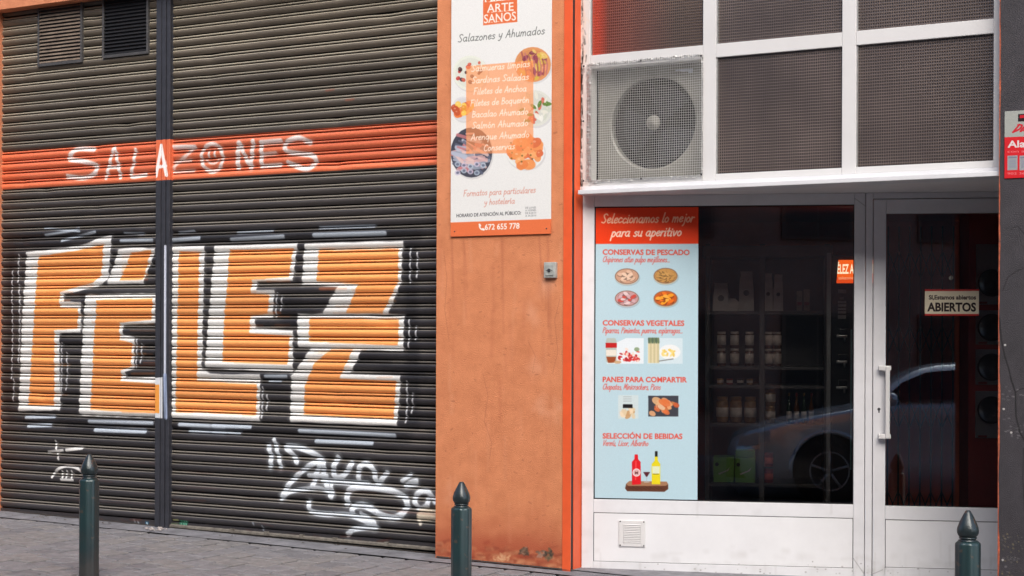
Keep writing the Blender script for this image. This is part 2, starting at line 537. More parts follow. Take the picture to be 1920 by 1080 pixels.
# pavers: rows run away from the wall, each row shifted half a block
M['paver'] = [mat("paver_concrete_%s" % n, c, .82, var=.35, scale=14, bump=.5, bscale=120, var2=v) for n, c, v in (
    ("grey", (.215, .214, .222), (.165, .164, .172)), ("warm", (.22, .214, .213), (.17, .165, .163)), ("dark", (.185, .184, .192), (.14, .139, .147)))]
PW, PL = .185, .20
STRIP = .11                                     # smooth cement strip along the foot of the wall
s_pl0 = F0.s(818)
cells = []
i = 0
s = -6.5
while s < 3.4:
    d = KERB_D + .16 + (0 if i % 2 else -PL / 2)
    while d < -STRIP + .02:
        d0, d1 = max(d, KERB_D + .16), min(d + PL, -STRIP)
        if -STRIP - d1 < .075: d1 = -STRIP
        if d1 - d0 > .04:
            cells.append((s, s + PW, d0, d1))
        if d1 == -STRIP: break
        d += PL
    s += PW; i += 1
def proj(P):
    e = P - Vector((0, 0, EYE)); x, z = e.x / e.y, e.z / e.y
    c, sn = math.cos(ROLL), math.sin(ROLL)
    X = c * x + sn * z; Y = -sn * x + c * z
    return 960 + X * FPX, 540 - (Y - SHY / FPX) * FPX
def cell_rank(c):
    P = F0.w((c[0] + c[1]) / 2, (c[2] + c[3]) / 2, ground_z(c[0]))
    x, y = proj(P)
    if -20 < x < 1120 and 900 < y < 1095: return P.y
    return 1e3 + P.y
cells.sort(key=cell_rank)
def paver_mesh(c, k):
    g = .0115
    x0, x1, y0, y1 = c[0] + g, c[1] - g, c[2] + g, c[3] - g
    b = .006
    zb, zt = -.03, 0
    vs = [(x0, y0, zb), (x1, y0, zb), (x1, y1, zb), (x0, y1, zb), (x0, y0, zt - b), (x1, y0, zt - b), (x1, y1, zt - b), (x0, y1, zt - b),
          (x0 + b, y0 + b, zt), (x1 - b, y0 + b, zt), (x1 - b, y1 - b, zt), (x0 + b, y1 - b, zt)]
    fs = [(0, 1, 5, 4), (1, 2, 6, 5), (2, 3, 7, 6), (3, 0, 4, 7), (4, 5, 9, 8), (5, 6, 10, 9), (6, 7, 11, 10), (7, 4, 8, 11), (8, 9, 10, 11)]
    dz = RND.uniform(-.0025, .0025); tx = RND.uniform(-.008, .008); ty = RND.uniform(-.006, .006)
    cx, cy = (x0 + x1) / 2, (y0 + y1) / 2
    return [(x, y, z + dz + ground_z(x) + (x - cx) * tx + (y - cy) * ty) for x, y, z in vs], fs
rest = MB()
npart = 0
for c in cells:
    vs, fs = paver_mesh(c, 0)
    mi = RND.choice((0, 0, 1, 1, 2))
    if npart < 298 and cell_rank(c) < 1e3:
        m_ = MB(); m_.add(vs, fs)
        part("paver", m_, M['paver'][mi], pavement)
        npart += 1
    else:
        rest.add(vs, fs, mi)
part("paver_field", rest, M['paver'], pavement, kind='stuff')
mb = MB()
N_ = 60
for k in range(N_):                              # lumpy cement strip at the wall foot
    a, b_ = s_lo + (s_hi - s_lo) * k / N_, s_lo + (s_hi - s_lo) * (k + 1) / N_
    mb.add([(a, -STRIP - .01 * math.sin(k * 1.7), ground_z(a) + .003), (b_, -STRIP - .01 * math.sin(k * 1.7 + 1.7), ground_z(b_) + .003),
            (b_, .16, ground_z(b_) + .014), (a, .16, ground_z(a) + .014)], [(0, 1, 2, 3)])
M['cement'] = mat("cement_screed", (.225, .225, .24), .85, var=.4, scale=7, bump=.6, bscale=50, var2=(.13, .13, .14))
part("cement_strip", mb, M['cement'], pavement)
mb = MB().add([(F0.s(1062), .02, ground_z(0) + .016), (2.6, .02, ground_z(2.6) + .016), (2.6, 1.5, ground_z(2.6) + .016), (F0.s(1062), 1.5, ground_z(0) + .016)], [(0, 1, 2, 3)])
part("threshold", mb, M['cement'], pavement)
mb = MB()
r_ = random.Random(4)
x_ = s_lo + 4
while x_ < F0.s(1056):                            # dirt packed into the angle of wall and pavement
    w_ = r_.uniform(.03, .14); dz = .008
    dd_ = 0.0 if x_ > s_pl0 - .02 else .11
    a_, b_ = r_.uniform(.004, .016), r_.uniform(.004, .016)
    mb.add([(x_, dd_ - a_, ground_z(x_) + dz + .006), (x_ + w_, dd_ - b_, ground_z(x_ + w_) + dz + .006), (x_ + w_, dd_, ground_z(x_ + w_) + dz + .012), (x_, dd_, ground_z(x_) + dz + .012)], [(0, 1, 2, 3)])
    x_ += w_
M['dirt'] = mat("packed_dirt", (.045, .038, .034), .95, var=.4, scale=60, bump=.5, bscale=150)
part("dirt_seam", mb, M['dirt'], pavement)
# loose crumbs of mortar at the foot of the shutter post
mb = MB()
for k in range(26):
    px = RND.gauss(306, 10); s_, _z2 = F0.hit(px, 996, .02)
    r = RND.uniform(.004, .013); dd = RND.uniform(-.10, .03)
    bm = bmesh.new(); bmesh.ops.create_icosphere(bm, subdivisions=1, radius=r)
    for v in bm.verts: v.co = Vector((v.co.x * RND.uniform(.7, 1.5) + s_, v.co.y * RND.uniform(.7, 1.3) + dd, v.co.z * RND.uniform(.5, 1) + ground_z(s_) + .014 + r * .4))
    bm.verts.index_update()
    mb.add([v.co.copy() for v in bm.verts], [[v.index for v in f.verts] for f in bm.faces]); bm.free()
top("mortar_crumbs", mb, mat("mortar_crumb", (.42, .38, .36), .9, var=.3, scale=60), F0, (F0.s(306), 0, .04),
    "pale crumbs of mortar scattered at the foot of the dark shutter post", "rubble", kind='stuff')
mb = MB()
for k in range(46):
    px = RND.choice((RND.gauss(30, 16), RND.gauss(85, 12), RND.uniform(100, 820))); s_ = F0.s(max(1, px), .0)
    r = RND.uniform(.004, .012); dd = RND.uniform(-.06, .09)
    a = RND.uniform(0, 3.1); zc = ground_z(s_) + .016
    mb.add([(s_ - r * 1.8 * math.cos(a), dd - r * math.sin(a), zc), (s_ + r * .5 * math.sin(a), dd - r * .6, zc + r * .5), (s_ + r * 1.8 * math.cos(a), dd + r * math.sin(a), zc), (s_ - r * .4, dd + r * .7, zc + r * .3)], [(0, 1, 2, 3)])
top("leaf_litter", mb, mat("dry_leaf_litter", (.16, .11, .035), .8, var=.7, scale=40, var2=(.03, .022, .016)), F0, (F0.s(60), 0, .05),
    "small dry leaf scraps caught along the foot of the left shutter", "litter", kind='stuff')
mb = MB()
for k in range(-9, 7):
    mb.box(k + .004, k + .996, KERB_D - .13, KERB_D + .155, -.5, ground_z(k) + .002, b=.015)
top("kerb", mb, M['kerb'], F0, (0, KERB_D, 0), kind='structure')
mb = MB().add([(-40, KERB_D - .1, -.13), (40, KERB_D - .1, -.13), (40, -9.2, -.28), (-40, -9.2, -.28), (40, -12.0, -.28), (-40, -12.0, -.28), (40, -16, -.14), (-40, -16, -.14)], [(0, 3, 2, 1), (3, 5, 4, 2), (5, 7, 6, 4)])
top("road", mb, M['asphalt'], F0, (0, KERB_D, -.13), kind='structure')

# ------------------------------------------------------------------ orange building
SH_D = .12                                          # depth of the shutter curtain
def FZ(px, py, d=0.0): return F0.z(px, py, d)
def FS(px, d=0.0): return F0.s(px, d)
z_lint = (FZ(0, 19) + FZ(125, 0)) / 2
s_pl, s_pr = FS(818), FS(1056)
s_left = F0.s(2.8, .12)
s_rev = F0.s(1090, .13)
z_top = 14.0
bld = thing("orange_building", "orange rendered shop building with shuttered doors and a white framed shop", "building", F0, (0, 0, 0))

cv = Canvas(F0, 0, s_pl - .01, s_pr + .01, -.1, 4.0, 260)
rr = np.random.RandomState(5)
for k in range(420):                                # damp rising from the pavement
    px = rr.uniform(815, 1060); base = 1045 + (px - 818) * .105
    h = abs(rr.normal(0, 38)); L_ = rr.uniform(10, 55)
    cv.stroke([(px - L_ / 2, base - h), (px + L_ / 2, base - h - rr.uniform(-4, 6))], rr.uniform(10, 26), (168, 84, 56), rr.uniform(.04, .12), 16)
for k in range(260):
    px = rr.uniform(815, 1060); base = 1045 + (px - 818) * .105
    h = abs(rr.normal(0, 16)); L_ = rr.uniform(4, 18)
    cv.stroke([(px - L_ / 2, base - h), (px + L_ / 2, base - h - rr.uniform(-3, 3))], rr.uniform(2, 8), [(118, 52, 36), (196, 138, 96), (150, 60, 38), (205, 150, 110)][k % 4], rr.uniform(.15, .4), 4)
for k in range(90):                                 # long faint streaks and scuffs
    px, py = rr.uniform(820, 1055), rr.uniform(0, 1000)
    cv.stroke([(px, py), (px + rr.uniform(-3, 3), py + rr.uniform(10, 90))], rr.uniform(2, 8), [(176, 96, 66), (222, 160, 124)][k % 2], rr.uniform(.08, .22), 6)
for k in range(240):
    px, py = rr.uniform(820, 1055), rr.uniform(0, 1040)
    cv.stroke([(px, py), (px + rr.uniform(-6, 6), py + rr.uniform(-3, 3))], rr.uniform(1, 2.6), [(150, 78, 52), (128, 66, 48)][k % 2], rr.uniform(.15, .45), 1.5)
for pts in ([(832, 470), (838, 520), (834, 580), (842, 640)], [(1050, 560), (1040, 600), (1046, 660), (1036, 700)], [(905, 700), (915, 742), (908, 790), (922, 830), (918, 860)], [(990, 640), (1004, 668), (998, 700)]):
    cv.stroke(pts, .9, (150, 84, 60), .5, .8, smooth=False)
for x0, x1 in ((846, 850), (868, 875), (1010, 1016), (1026, 1030), (940, 943)):      # runs below the sign
    for k in range(3): cv.stroke([(x0 + k, 446), (x1 + k - 1, 446 + rr.uniform(40, 190))], rr.uniform(1.5, 5), (176, 100, 70), .22, 4)
for k in range(7):
    px, py = rr.uniform(830, 1045), rr.uniform(470, 960)
    for j in range(12): cv.stroke([(px + rr.normal(0, 9), py + rr.normal(0, 12)), (px + rr.normal(0, 9), py + rr.normal(0, 12))], rr.uniform(5, 14), (226, 166, 132), .09, 9)
for k in range(3): cv.stroke([(1024 + k * 4, 522), (1023 + k * 5, 522 + 60 + k * 30)], 3, (160, 92, 66), .25, 4)
def patch(cx, cy, w, h, n, cols):
    for k in range(n):
        a = rr.uniform(0, 6.28); r = rr.uniform(0, 1) ** .5
        x, y = cx + w * r * math.cos(a), cy + h * r * math.sin(a)
        cv.stroke([(x, y), (x + rr.uniform(-5, 5), y + rr.uniform(-4, 4))], rr.uniform(1.5, 5), cols[k % len(cols)], rr.uniform(.4, .9), 2)
patch(983, 1035, 8, 5, 26, [(96, 78, 62), (150, 120, 100), (70, 58, 48)])
patch(1014, 1038, 9, 6, 24, [(140, 120, 104), (168, 130, 110), (110, 90, 74)])
patch(1030, 1040, 7, 8, 26, [(92, 84, 62), (60, 54, 46), (120, 96, 72)])
patch(940, 1046, 16, 6, 40, [(206, 158, 116), (214, 170, 130), (190, 120, 84)])
for x0 in range(822, 1052, 7):                      # broken lower edge
    y0 = 1046 + (x0 - 818) * .105
    if rr.rand() < .7: cv.stroke([(x0, y0 - 1), (x0 + rr.uniform(3, 9), y0 + rr.uniform(-1, 1))], rr.uniform(2, 5), (66, 40, 30), rr.uniform(.4, .8), 2)
M['render_pillar'] = overlay_mat("orange_render_stained", cv, (.64, .245, .112), .88, .2, 7, .35, 150, var2=(.55, .195, .085))
M['render'] = mat("orange_render", (.60, .235, .115), .9, var=.2, scale=9, bump=.5, bscale=90, var2=(.49, .17, .08))

def wall_box(name, s0, s1, d0, d1, z0, z1, m, lab=None):
    return part(name, MB().box(s0, s1, d0, d1, z0, z1), m, bld, lab)
wall_box("pillar", s_pl, s_pr, 0, .5, -.3, 4.6, M['render_pillar'])
wall_box("pillar", s_left - 1.2, s_left, 0, .5, -.3, z_lint, M['render'])
wall_box("lintel", s_left - 1.2, s_pl - .002, 0, .5, z_lint, z_top, M['render'])
wall_box("wall", s_pl, s_pr, 0.002, .5, 4.6, z_top, M['render'])
wall_box("wall", s_left - 5.0, s_left - 1.2, 0.003, .5, -.3, z_top, M['render'])
wall_box("wall", s_left - 1.2, 4.6, .5, .7, 4.3, z_top, M['render'])
wall_box("wall", s_left - .1, s_pl + .2, .32, .5, -.3, z_lint + .3, M['black'])
# bright orange metal guide beside the shop: front strip, dark slot, return
part("guide_strip", MB().box(s_pr + .0015, s_rev - .001, -.006, .003, -.2, 4.6, b=.002), M['orange_paint'], bld)
part("guide_slot", MB().box(s_pr + .01, s_rev - .003, .0035, .0335, -.2, 4.6), M['black'], bld)
part("guide_return", MB().box(s_pr + .004, s_rev, .034, .30, -.2, 4.6, b=.002), M['orange_paint'], bld)

# steel post between the two shutters
POST_D = .085
p0, p1 = F0.s(291, POST_D), F0.s(317, POST_D)
cvs = Canvas(F0, SH_D, FS(0) - .15, s_pl + .02, .0, 3.25, 400)
# ------------------------------------------------------------------ spray paint on shutters and post
WHT = (240, 240, 236); BLU = (206, 218, 228); ORG = (247, 163, 92)
def c3(p): return (p[0] / 2.5714, 400 + p[1] / 2.5714)
def c4(p): return (400 + p[0] / 2.5714, 400 + p[1] / 2.5714)
def c1(p): return (p[0] / 2.5714, p[1] / 2.5714)
def c2(p): return (400 + p[0] / 2.5714, p[1] / 2.5714)
def c5(p): return (p[0] / 3.6, 780 + p[1] / 3.6)
def c6(p): return (400 + p[0] / 3.6, 780 + p[1] / 3.6)
def r2(p): return (318 + p[0] / 4, 260 + p[1] / 4)
idn = lambda p: p
BAND_Z = (F0.z(400, 333, SH_D), F0.z(400, 256, SH_D))
def graffiti(cv, on_post=False):
    # black ground coat sprayed behind the big letters
    if not on_post:
        for k in range(70):
            y = NPR.uniform(450, 800); x = NPR.uniform(0, 760)
            cv.stroke([(x, y), (x + NPR.uniform(40, 150), y + NPR.uniform(-2, 6))], NPR.uniform(14, 30), (24, 23, 28), NPR.uniform(.15, .5), 12)
        for a, b, w in (((20, 448), (250, 440), 26), ((320, 446), (780, 440), 28), ((20, 786), (280, 800), 26), ((330, 800), (760, 820), 26), ((770, 470), (775, 790), 30), ((22, 480), (16, 760), 26)):
            cv.stroke([a, b], w, (22, 22, 27), .55, 14)
    # orange band
    k = cv.ppm
    y0, y1 = (BAND_Z[0] - cv.z0) * k, (BAND_Z[1] - cv.z0) * k
    cv.poly_c([(0, y0), (cv.W, y0), (cv.W, y1), (0, y1)], (226, 116, 78), .97)
    for q in range(60):
        x = NPR.uniform(0, cv.W); y = NPR.uniform(y0 + 4, y1 - 4)
        cv.stroke_c([(x, y), (x + NPR.uniform(30, 200), y)], NPR.uniform(2, 6), [(236, 134, 96), (214, 98, 62), (228, 128, 100)][q % 3], .25, 5)
    # F
    Pw = [
     ([(132, 190), (300, 172), (420, 152), (490, 118), (537, 108), (530, 200), (518, 318), (470, 350), (390, 370), (305, 385), (308, 428), (388, 430), (388, 570), (285, 575), (283, 620), (290, 945), (92, 950), (100, 760), (110, 500), (125, 300)], c3),
     ([(575, 178), (640, 170), (745, 172), (740, 200), (688, 335), (520, 338), (548, 260)], c3),
     ([(415, 395), (748, 388), (748, 525), (590, 535), (590, 590), (645, 600), (648, 748), (603, 760), (603, 797), (785, 790), (785, 985), (385, 970), (390, 800), (402, 600), (410, 480)], c3),
     ([(314, 462), (383, 462), (378, 692), (395, 702), (487, 703), (486, 789), (314, 782)], idn),
     ([(404, 462), (556, 458), (548, 524), (481, 527), (480, 546), (513, 546), (511, 594), (478, 597), (478, 616), (549, 622), (548, 697), (386, 688), (392, 600), (398, 520)], idn),
     ([(573, 458), (754.7, 453.7), (752, 528), (726, 588), (608, 588), (635, 536), (567, 532)], idn),
     ([(560, 590), (756, 591), (756, 656.7), (559.5, 649)], idn),
     ([(583, 654), (677, 656), (655, 702), (750, 705), (744, 797), (546, 789), (548, 707), (567, 680)], idn)]
    Po = [
     ([(188, 210), (380, 180), (497, 152), (492, 230), (487, 300), (450, 332), (375, 352), (290, 378), (285, 440), (292, 458), (378, 462), (372, 555), (262, 562), (260, 925), (138, 925), (150, 760), (160, 600), (172, 420), (180, 300)], c3),
     ([(632, 192), (728, 178), (712, 230), (690, 318), (582, 320), (605, 270)], c3),
     ([(468, 420), (735, 412), (728, 512), (575, 525), (575, 612), (635, 625), (632, 735), (582, 755), (582, 810), (768, 825), (768, 962), (438, 945), (445, 800), (455, 600), (465, 480)], c3),
     ([(336, 472), (373, 474), (369, 716), (481, 721), (480, 778), (330, 772)], idn),
     ([(431, 469), (548.6, 467), (542, 519), (473, 523), (469, 550), (505, 553.6), (502, 586.7), (469, 592.5), (467, 625.6), (542, 631), (539, 683), (417.5, 678), (419.5, 633), (426.5, 536)], idn),
     ([(599, 470), (747, 467), (746, 526), (717, 587), (650, 587), (672, 532), (594.5, 526.4)], idn),
     ([(581, 598), (747, 600), (746, 647), (580, 639)], idn),
     ([(621.7, 655.7), (661, 656.5), (638, 703), (637, 711), (742, 715), (738, 785), (570, 777), (573, 723), (590.6, 680)], idn)]
    def rough(P, conv, amp):
        out = []
        n = len(P)
        for i in range(n):
            a, b = P[i], P[(i + 1) % n]
            m = max(1, int(math.hypot(b[0] - a[0], b[1] - a[1]) / 22))
            for j in range(m):
                t = j / m
                out.append((a[0] + (b[0] - a[0]) * t + NPR.uniform(-amp, amp), a[1] + (b[1] - a[1]) * t + NPR.uniform(-amp, amp)))
        return [conv(p) for p in out]
    for P, cvf in Pw:
        a_ = 2.2 if cvf is c3 else 1.0
        q = rough(P, cvf, a_)
        cv.stroke(q + [q[0]], 3.2, WHT, .9, 2.5, smooth=False)
        cv.poly(q, WHT, .97)
    for P, cvf in Po:
        a_ = 1.4 if cvf is c3 else .6
        q = rough(P, cvf, a_)
        cv.stroke(q + [q[0]], 2.2, ORG, .75, 2.5, smooth=False)
        cv.poly(q, ORG, .98)
    for q in range(150):                                      # uneven passes of the can inside the fill, and overspray round it
        P, cvf = Po[q % len(Po)]
        u_ = NPR.uniform(0, 1); a_ = cvf(P[NPR.randint(len(P))]); b_ = cvf(P[NPR.randint(len(P))])
        x_, y_ = a_[0] * u_ + b_[0] * (1 - u_), a_[1] * u_ + b_[1] * (1 - u_)
        xs_ = [cvf(p)[0] for p in P]; x0_, x1_ = max(min(xs_) + 4, x_ - 24), min(max(xs_) - 6, x_ + 24)
        if x1_ > x0_: cv.stroke([(x0_, y_), (x1_, y_ + NPR.uniform(-1, 1))], NPR.uniform(2, 6), [(252, 178, 104), (236, 140, 62), (240, 128, 60)][q % 3], NPR.uniform(.1, .3), 4)
    for P, cvf in Pw:
        n_ = len(P)
        for i in range(n_):
            a_, b_ = cvf(P[i]), cvf(P[(i + 1) % n_])
            cv.stroke([a_, b_], 12, (200, 202, 204), .07, 10, smooth=False)
    # shine and drop-shadow dashes
    for pts, w, cf in [([(220, 105), (330, 88), (380, 72)], 5, c3), ([(300, 132), (400, 105), (460, 90)], 6, c3), ([(600, 96), (690, 98)], 5, c3), ([(585, 132), (735, 130)], 6, c3),
                       ([(862, 93), (935, 86)], 5, c3), ([(832, 130), (962, 120)], 8, c3), ([(118, 95), (285, 85)], 6, c4), ([(88, 127), (338, 112)], 8, c4), ([(512, 70), (775, 62)], 6, c4), ([(488, 106), (828, 96)], 9, c4),
                       ([(125, 984), (265, 980)], 7, c3), ([(138, 1024), (245, 1021)], 8, c3), ([(432, 1004), (735, 1012)], 8, c3), ([(462, 1044), (700, 1050)], 10, c3), ([(867, 1018), (1080, 1030)], 8, c3), ([(917, 1051), (1080, 1058)], 8, c3),
                       ([(0, 1025), (178, 1030)], 8, c4), ([(0, 1055), (128, 1062)], 7, c4), ([(562, 808), (650, 812), (740, 817)], 8, idn), ([(594, 827), (698, 831)], 8, idn),
                       ([(252, 786), (353, 786)], 6, c4), ([(270, 810), (325, 810)], 4, c4), ([(84, 428), (150, 434)], 4, idn)]:
        cv.stroke(pts, w, BLU, .92, 3, cf)
        cv.stroke(pts, w * 2.4, (70, 76, 86), .18, 8, cf)
    for x, ya, yb, cf in [(92, 200, 330, c3), (93, 345, 720, c3), (62, 275, 420, c3), (60, 430, 795, c3), (67, 800, 905, c3), (298, 625, 880, c3), (322, 672, 850, c3), (660, 605, 745, c3), (682, 630, 720, c3),
                          (308, 385, 500, c4), (331, 400, 468, c4), (952, 165, 335, c4), (985, 190, 308, c4), (944, 510, 645, c4), (978, 545, 610, c4), (932, 810, 1008, c4), (960, 868, 962, c4), (238, 838, 985, c4), (260, 876, 948, c4)]:
        cv.stroke([(x, ya), (x + NPR.uniform(-4, 4), (ya + yb) / 2), (x - 3, yb)], 3.6, (206, 208, 210), .85, 2.2, cf)
    # SALAZONES
    W2 = (250, 240, 236)
    def wr(pts, w, cf, op=.88): cv.stroke(pts, w * 2.2, W2, .10, 9, cf); cv.stroke(pts, w * 1.28, W2, min(1, op * 1.08), 3.2, cf)
    wr([(452, 720), (370, 722), (335, 765), (400, 778), (465, 798), (455, 838), (400, 858), (325, 850)], 8, c1)
    wr([(512, 858), (530, 790), (553, 714), (570, 790), (582, 856)], 6.5, c1); wr([(522, 808), (576, 806)], 5.5, c1)
    wr([(655, 722), (645, 790), (635, 850), (705, 843)], 6.5, c1)
    wr([(27, 66), (110, 64), (190, 64)], 7.5, r2, .9); wr([(170, 84), (130, 125), (60, 185), (22, 250)], 6, r2, .7); wr([(40, 176), (160, 162)], 6, r2, .6); wr([(20, 252), (110, 244), (180, 240)], 5.5, r2, .65)
    th = np.linspace(0, 2 * math.pi, 22)
    wr([(398 + 20 * math.cos(t), 296 + 26 * math.sin(t)) for t in th], 6.5, idn, .85)
    wr([(392.5, 285), (392, 294)], 4, idn); wr([(403, 284), (403, 293)], 4, idn); wr([(387, 300), (394, 306), (404, 306), (410, 299)], 3.4, idn, .7)
    wr([(122, 808), (120, 750), (124, 692)], 9, c2); wr([(128, 692), (155, 755), (182, 808)], 7, c2); wr([(182, 808), (188, 740), (192, 682)], 8, c2)
    wr([(325, 680), (230, 688)], 8, c2); wr([(232, 690), (235, 800)], 8, c2); wr([(236, 745), (300, 738)], 6, c2, .7); wr([(238, 802), (325, 795)], 6.5, c2)
    wr([(468, 688), (410, 665), (352, 688), (355, 728), (420, 742), (478, 750), (496, 778), (450, 815), (362, 785)], 8, c2)
    # small marks lower left
    cv.stroke([(376, 170), (384, 232), (396, 292)], 5, WHT, .9, 2.5, c5); cv.stroke([(325, 242), (425, 232)], 5, WHT, .9, 2.5, c5); cv.stroke([(450, 230), (555, 216)], 6, WHT, .8, 3, c5)
    cv.stroke([(355, 412), (372, 378), (405, 352), (455, 338), (520, 352), (562, 392)], 5.5, WHT, .9, 2.5, c5)
    for a in ((420, 425), (452, 450), (484, 486)): cv.stroke([(a[0], 372), (a[1], 415)], 4.5, WHT, .85, 2, c5)
    cv.stroke([(415, 430), (495, 432)], 5, WHT, .85, 2.5, c5)
    # tag lower right
    T_ = (226, 234, 240)
    def tg(pts, w, op=.95): cv.stroke(pts, w * 2.4, T_, .10, 9, c6); cv.stroke(pts, w * 1.3, T_, op, 3, c6)
    tg([(375, 205), (390, 270), (388, 342)], 8); tg([(414, 162), (432, 230), (458, 348)], 7)
    tg([(565, 312), (540, 262), (492, 208), (560, 208), (650, 240), (725, 288), (640, 342), (560, 412), (500, 480), (462, 552)], 8)
    tg([(462, 552), (520, 512), (620, 492), (720, 488), (805, 520)], 6.5)
    tg([(672, 480), (712, 350), (742, 312), (750, 400), (795, 545)], 8.5); tg([(650, 402), (770, 405)], 6.5)
    tg([(842, 282), (812, 352), (830, 412), (882, 402), (935, 322)], 8.5); tg([(740, 432), (880, 446), (1040, 456)], 8)
    tg([(800, 450), (805, 530)], 5.5)
    tg([(985, 425), (985, 352), (1030, 322), (1080, 360), (1112, 452), (1172, 386)], 8)
    tg([(905, 592), (908, 520), (962, 482), (1080, 482), (1220, 512), (1300, 560), (1300, 630), (1232, 684), (1132, 668), (1060, 622), (1000, 600), (948, 614), (940, 648)], 9.5)
    tg([(645, 582), (662, 642), (760, 662), (900, 664), (1010, 700), (1088, 750)], 8); tg([(1100, 748), (960, 762), (912, 796)], 8); tg([(1000, 660), (1090, 722)], 7)
    tg([(1278, 438), (1332, 398)], 6); tg([(1302, 470), (1340, 448), (1372, 438)], 8); tg([(1320, 470), (1372, 460)], 6)
    tg([(1500, 580), (1450, 512), (1390, 516), (1360, 570), (1392, 622), (1440, 606), (1452, 560)], 8); 
    for p in ([(1400, 640), (1495, 640)], [(1390, 665), (1495, 668)], [(1385, 690), (1495, 690)]): cv.stroke(p, 8, (226, 214, 190), .85, 3, c6)
    cv.stroke([(1385, 700), (1400, 728)], 6, (226, 220, 204), .8, 3, c6)
    # small stickers and scuffs on the bottom rail
    if not on_post:
        cv.stroke([(325, 975), (334, 975)], 3, (196, 200, 140), .8, 1.5); cv.stroke([(322, 983), (333, 983)], 5, (96, 110, 84), .8, 2)
        cv.poly([(337, 975), (352, 977), (352, 989), (337, 986)], (40, 120, 92), .85)
        for x_ in (340, 345, 349): cv.stroke([(x_, 977), (x_ + 1, 984)], 1.8, (170, 220, 200), .8, 1)
        cv.poly([(273, 977), (280, 978), (280, 986), (273, 985)], (34, 82, 110), .9); cv.stroke([(276, 980), (277, 983)], 3, (210, 226, 232), .9, 1)
        for x_, y_ in ((252, 974), (259, 977), (475, 980), (492, 986), (493, 990)): cv.stroke([(x_, y_), (x_ + 2, y_ + 4)], 3.2, (150, 156, 164), .7, 2)
        for k_ in range(40):
            x_ = NPR.uniform(5, 812); yb_ = 955 + x_ * .075
            cv.stroke([(x_, yb_ + NPR.uniform(0, 14)), (x_ + NPR.uniform(3, 30), yb_ + NPR.uniform(0, 14))], NPR.uniform(2, 7), [(92, 50, 36), (58, 46, 44), (84, 80, 78)][k_ % 3], NPR.uniform(.15, .4), 4)
        for k_ in range(60):                                    # rust and dirt streaks along the lower slats
            x_ = NPR.uniform(0, 812); y_ = 850 + x_ * .07 + NPR.uniform(-10, 110)
            cv.stroke([(x_, y_), (x_ + NPR.uniform(20, 120), y_ + NPR.uniform(1, 8))], NPR.uniform(1.5, 4), [(96, 54, 40), (80, 62, 56), (60, 60, 70)][k_ % 3], NPR.uniform(.1, .35), 3)
        for x_, y_ in ((612, 170), (650, 188)): cv.stroke([(x_, y_), (x_ + 14, y_ - 2)], 4, (140, 72, 40), .5, 3)
graffiti(cvs)
cvs.speckle(.03)
# post: painted on its own, nearer plane
cvp = Canvas(F0, POST_D, p0 - .01, p1 + .01, .0, 3.25, 400)
k = cvp.ppm
y0, y1 = (F0.z(304, 338, POST_D) - cvp.z0) * k, (F0.z(304, 262, POST_D) - cvp.z0) * k
cvp.poly_c([(0, y0), (cvp.W, y0), (cvp.W, y1), (0, y1)], (222, 112, 74), .97)
for pts, w in (([(753, 848), (766, 770), (778, 702)], 8), ([(778, 702), (790, 770), (803, 844)], 8), ([(756, 806), (800, 800)], 7)):
    cvp.stroke(pts, w, (244, 240, 238), .97, 1.5, c1)
cvp.poly([(740, 795), (785, 790), (785, 988), (740, 985)], (218, 222, 226), .95, c3)
cvp.poly([(736, 826), (768, 826), (768, 964), (736, 962)], (238, 156, 66), .97, c3)
cvp.stroke([(798, 158), (797, 400), (796, 780)], 4.5, (214, 220, 232), .95, 1.5, c3, smooth=False)
cvp.stroke([(796, 780), (800, 985)], 7, (176, 192, 222), .8, 3, c3, smooth=False)
cvp.stroke([(745, 390), (745, 525)], 3, (214, 220, 226), .9, 1.5, c3, smooth=False)

M['slat'] = overlay_mat("shutter_paint", cvs, (.135, .112, .082), .44, .45, 5, .10, 40, var2=(.078, .064, .048), stretch=(.35, 1, 4), spec=.5)
# base colour turns from near black to brown towards the top of the shutters
nt = M['slat'].node_tree; b = nt.nodes["Principled BSDF"]
mixpaint = b.inputs["Base Color"].links[0].from_node
basecol = mixpaint.inputs[6].links[0].from_socket
_, spx = canvas_uv(nt, cvs)
rg = nt.nodes.new("ShaderNodeMapRange"); rg.inputs["From Min"].default_value = 2.1; rg.inputs["From Max"].default_value = 3.7
nt.links.new(spx.outputs[2], rg.inputs[0])
ml = nt.nodes.new("ShaderNodeMix"); ml.data_type = 'RGBA'; ml.inputs[6].default_value = (.040, .037, .040, 1)
nt.links.new(rg.outputs[0], ml.inputs[0]); nt.links.new(basecol, ml.inputs[7])
nt.links.new(ml.outputs[2], mixpaint.inputs[6])
oi = nt.nodes.new("ShaderNodeObjectInfo"); hs_ = nt.nodes.new("ShaderNodeHueSaturation")
rv = nt.nodes.new("ShaderNodeMapRange"); rv.inputs["To Min"].default_value = .80; rv.inputs["To Max"].default_value = 1.18
nt.links.new(oi.outputs["Random"], rv.inputs[0]); nt.links.new(rv.outputs[0], hs_.inputs["Value"])
nt.links.new(mixpaint.outputs[2], hs_.inputs["Color"]); nt.links.new(hs_.outputs[0], b.inputs["Base Color"])
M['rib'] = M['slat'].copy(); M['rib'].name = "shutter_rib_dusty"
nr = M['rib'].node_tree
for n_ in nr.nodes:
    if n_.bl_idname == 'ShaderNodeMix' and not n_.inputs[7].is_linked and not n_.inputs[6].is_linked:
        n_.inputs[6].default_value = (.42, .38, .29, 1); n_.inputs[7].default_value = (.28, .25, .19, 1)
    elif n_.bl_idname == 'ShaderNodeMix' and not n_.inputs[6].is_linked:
        n_.inputs[6].default_value = (.165, .15, .128, 1)
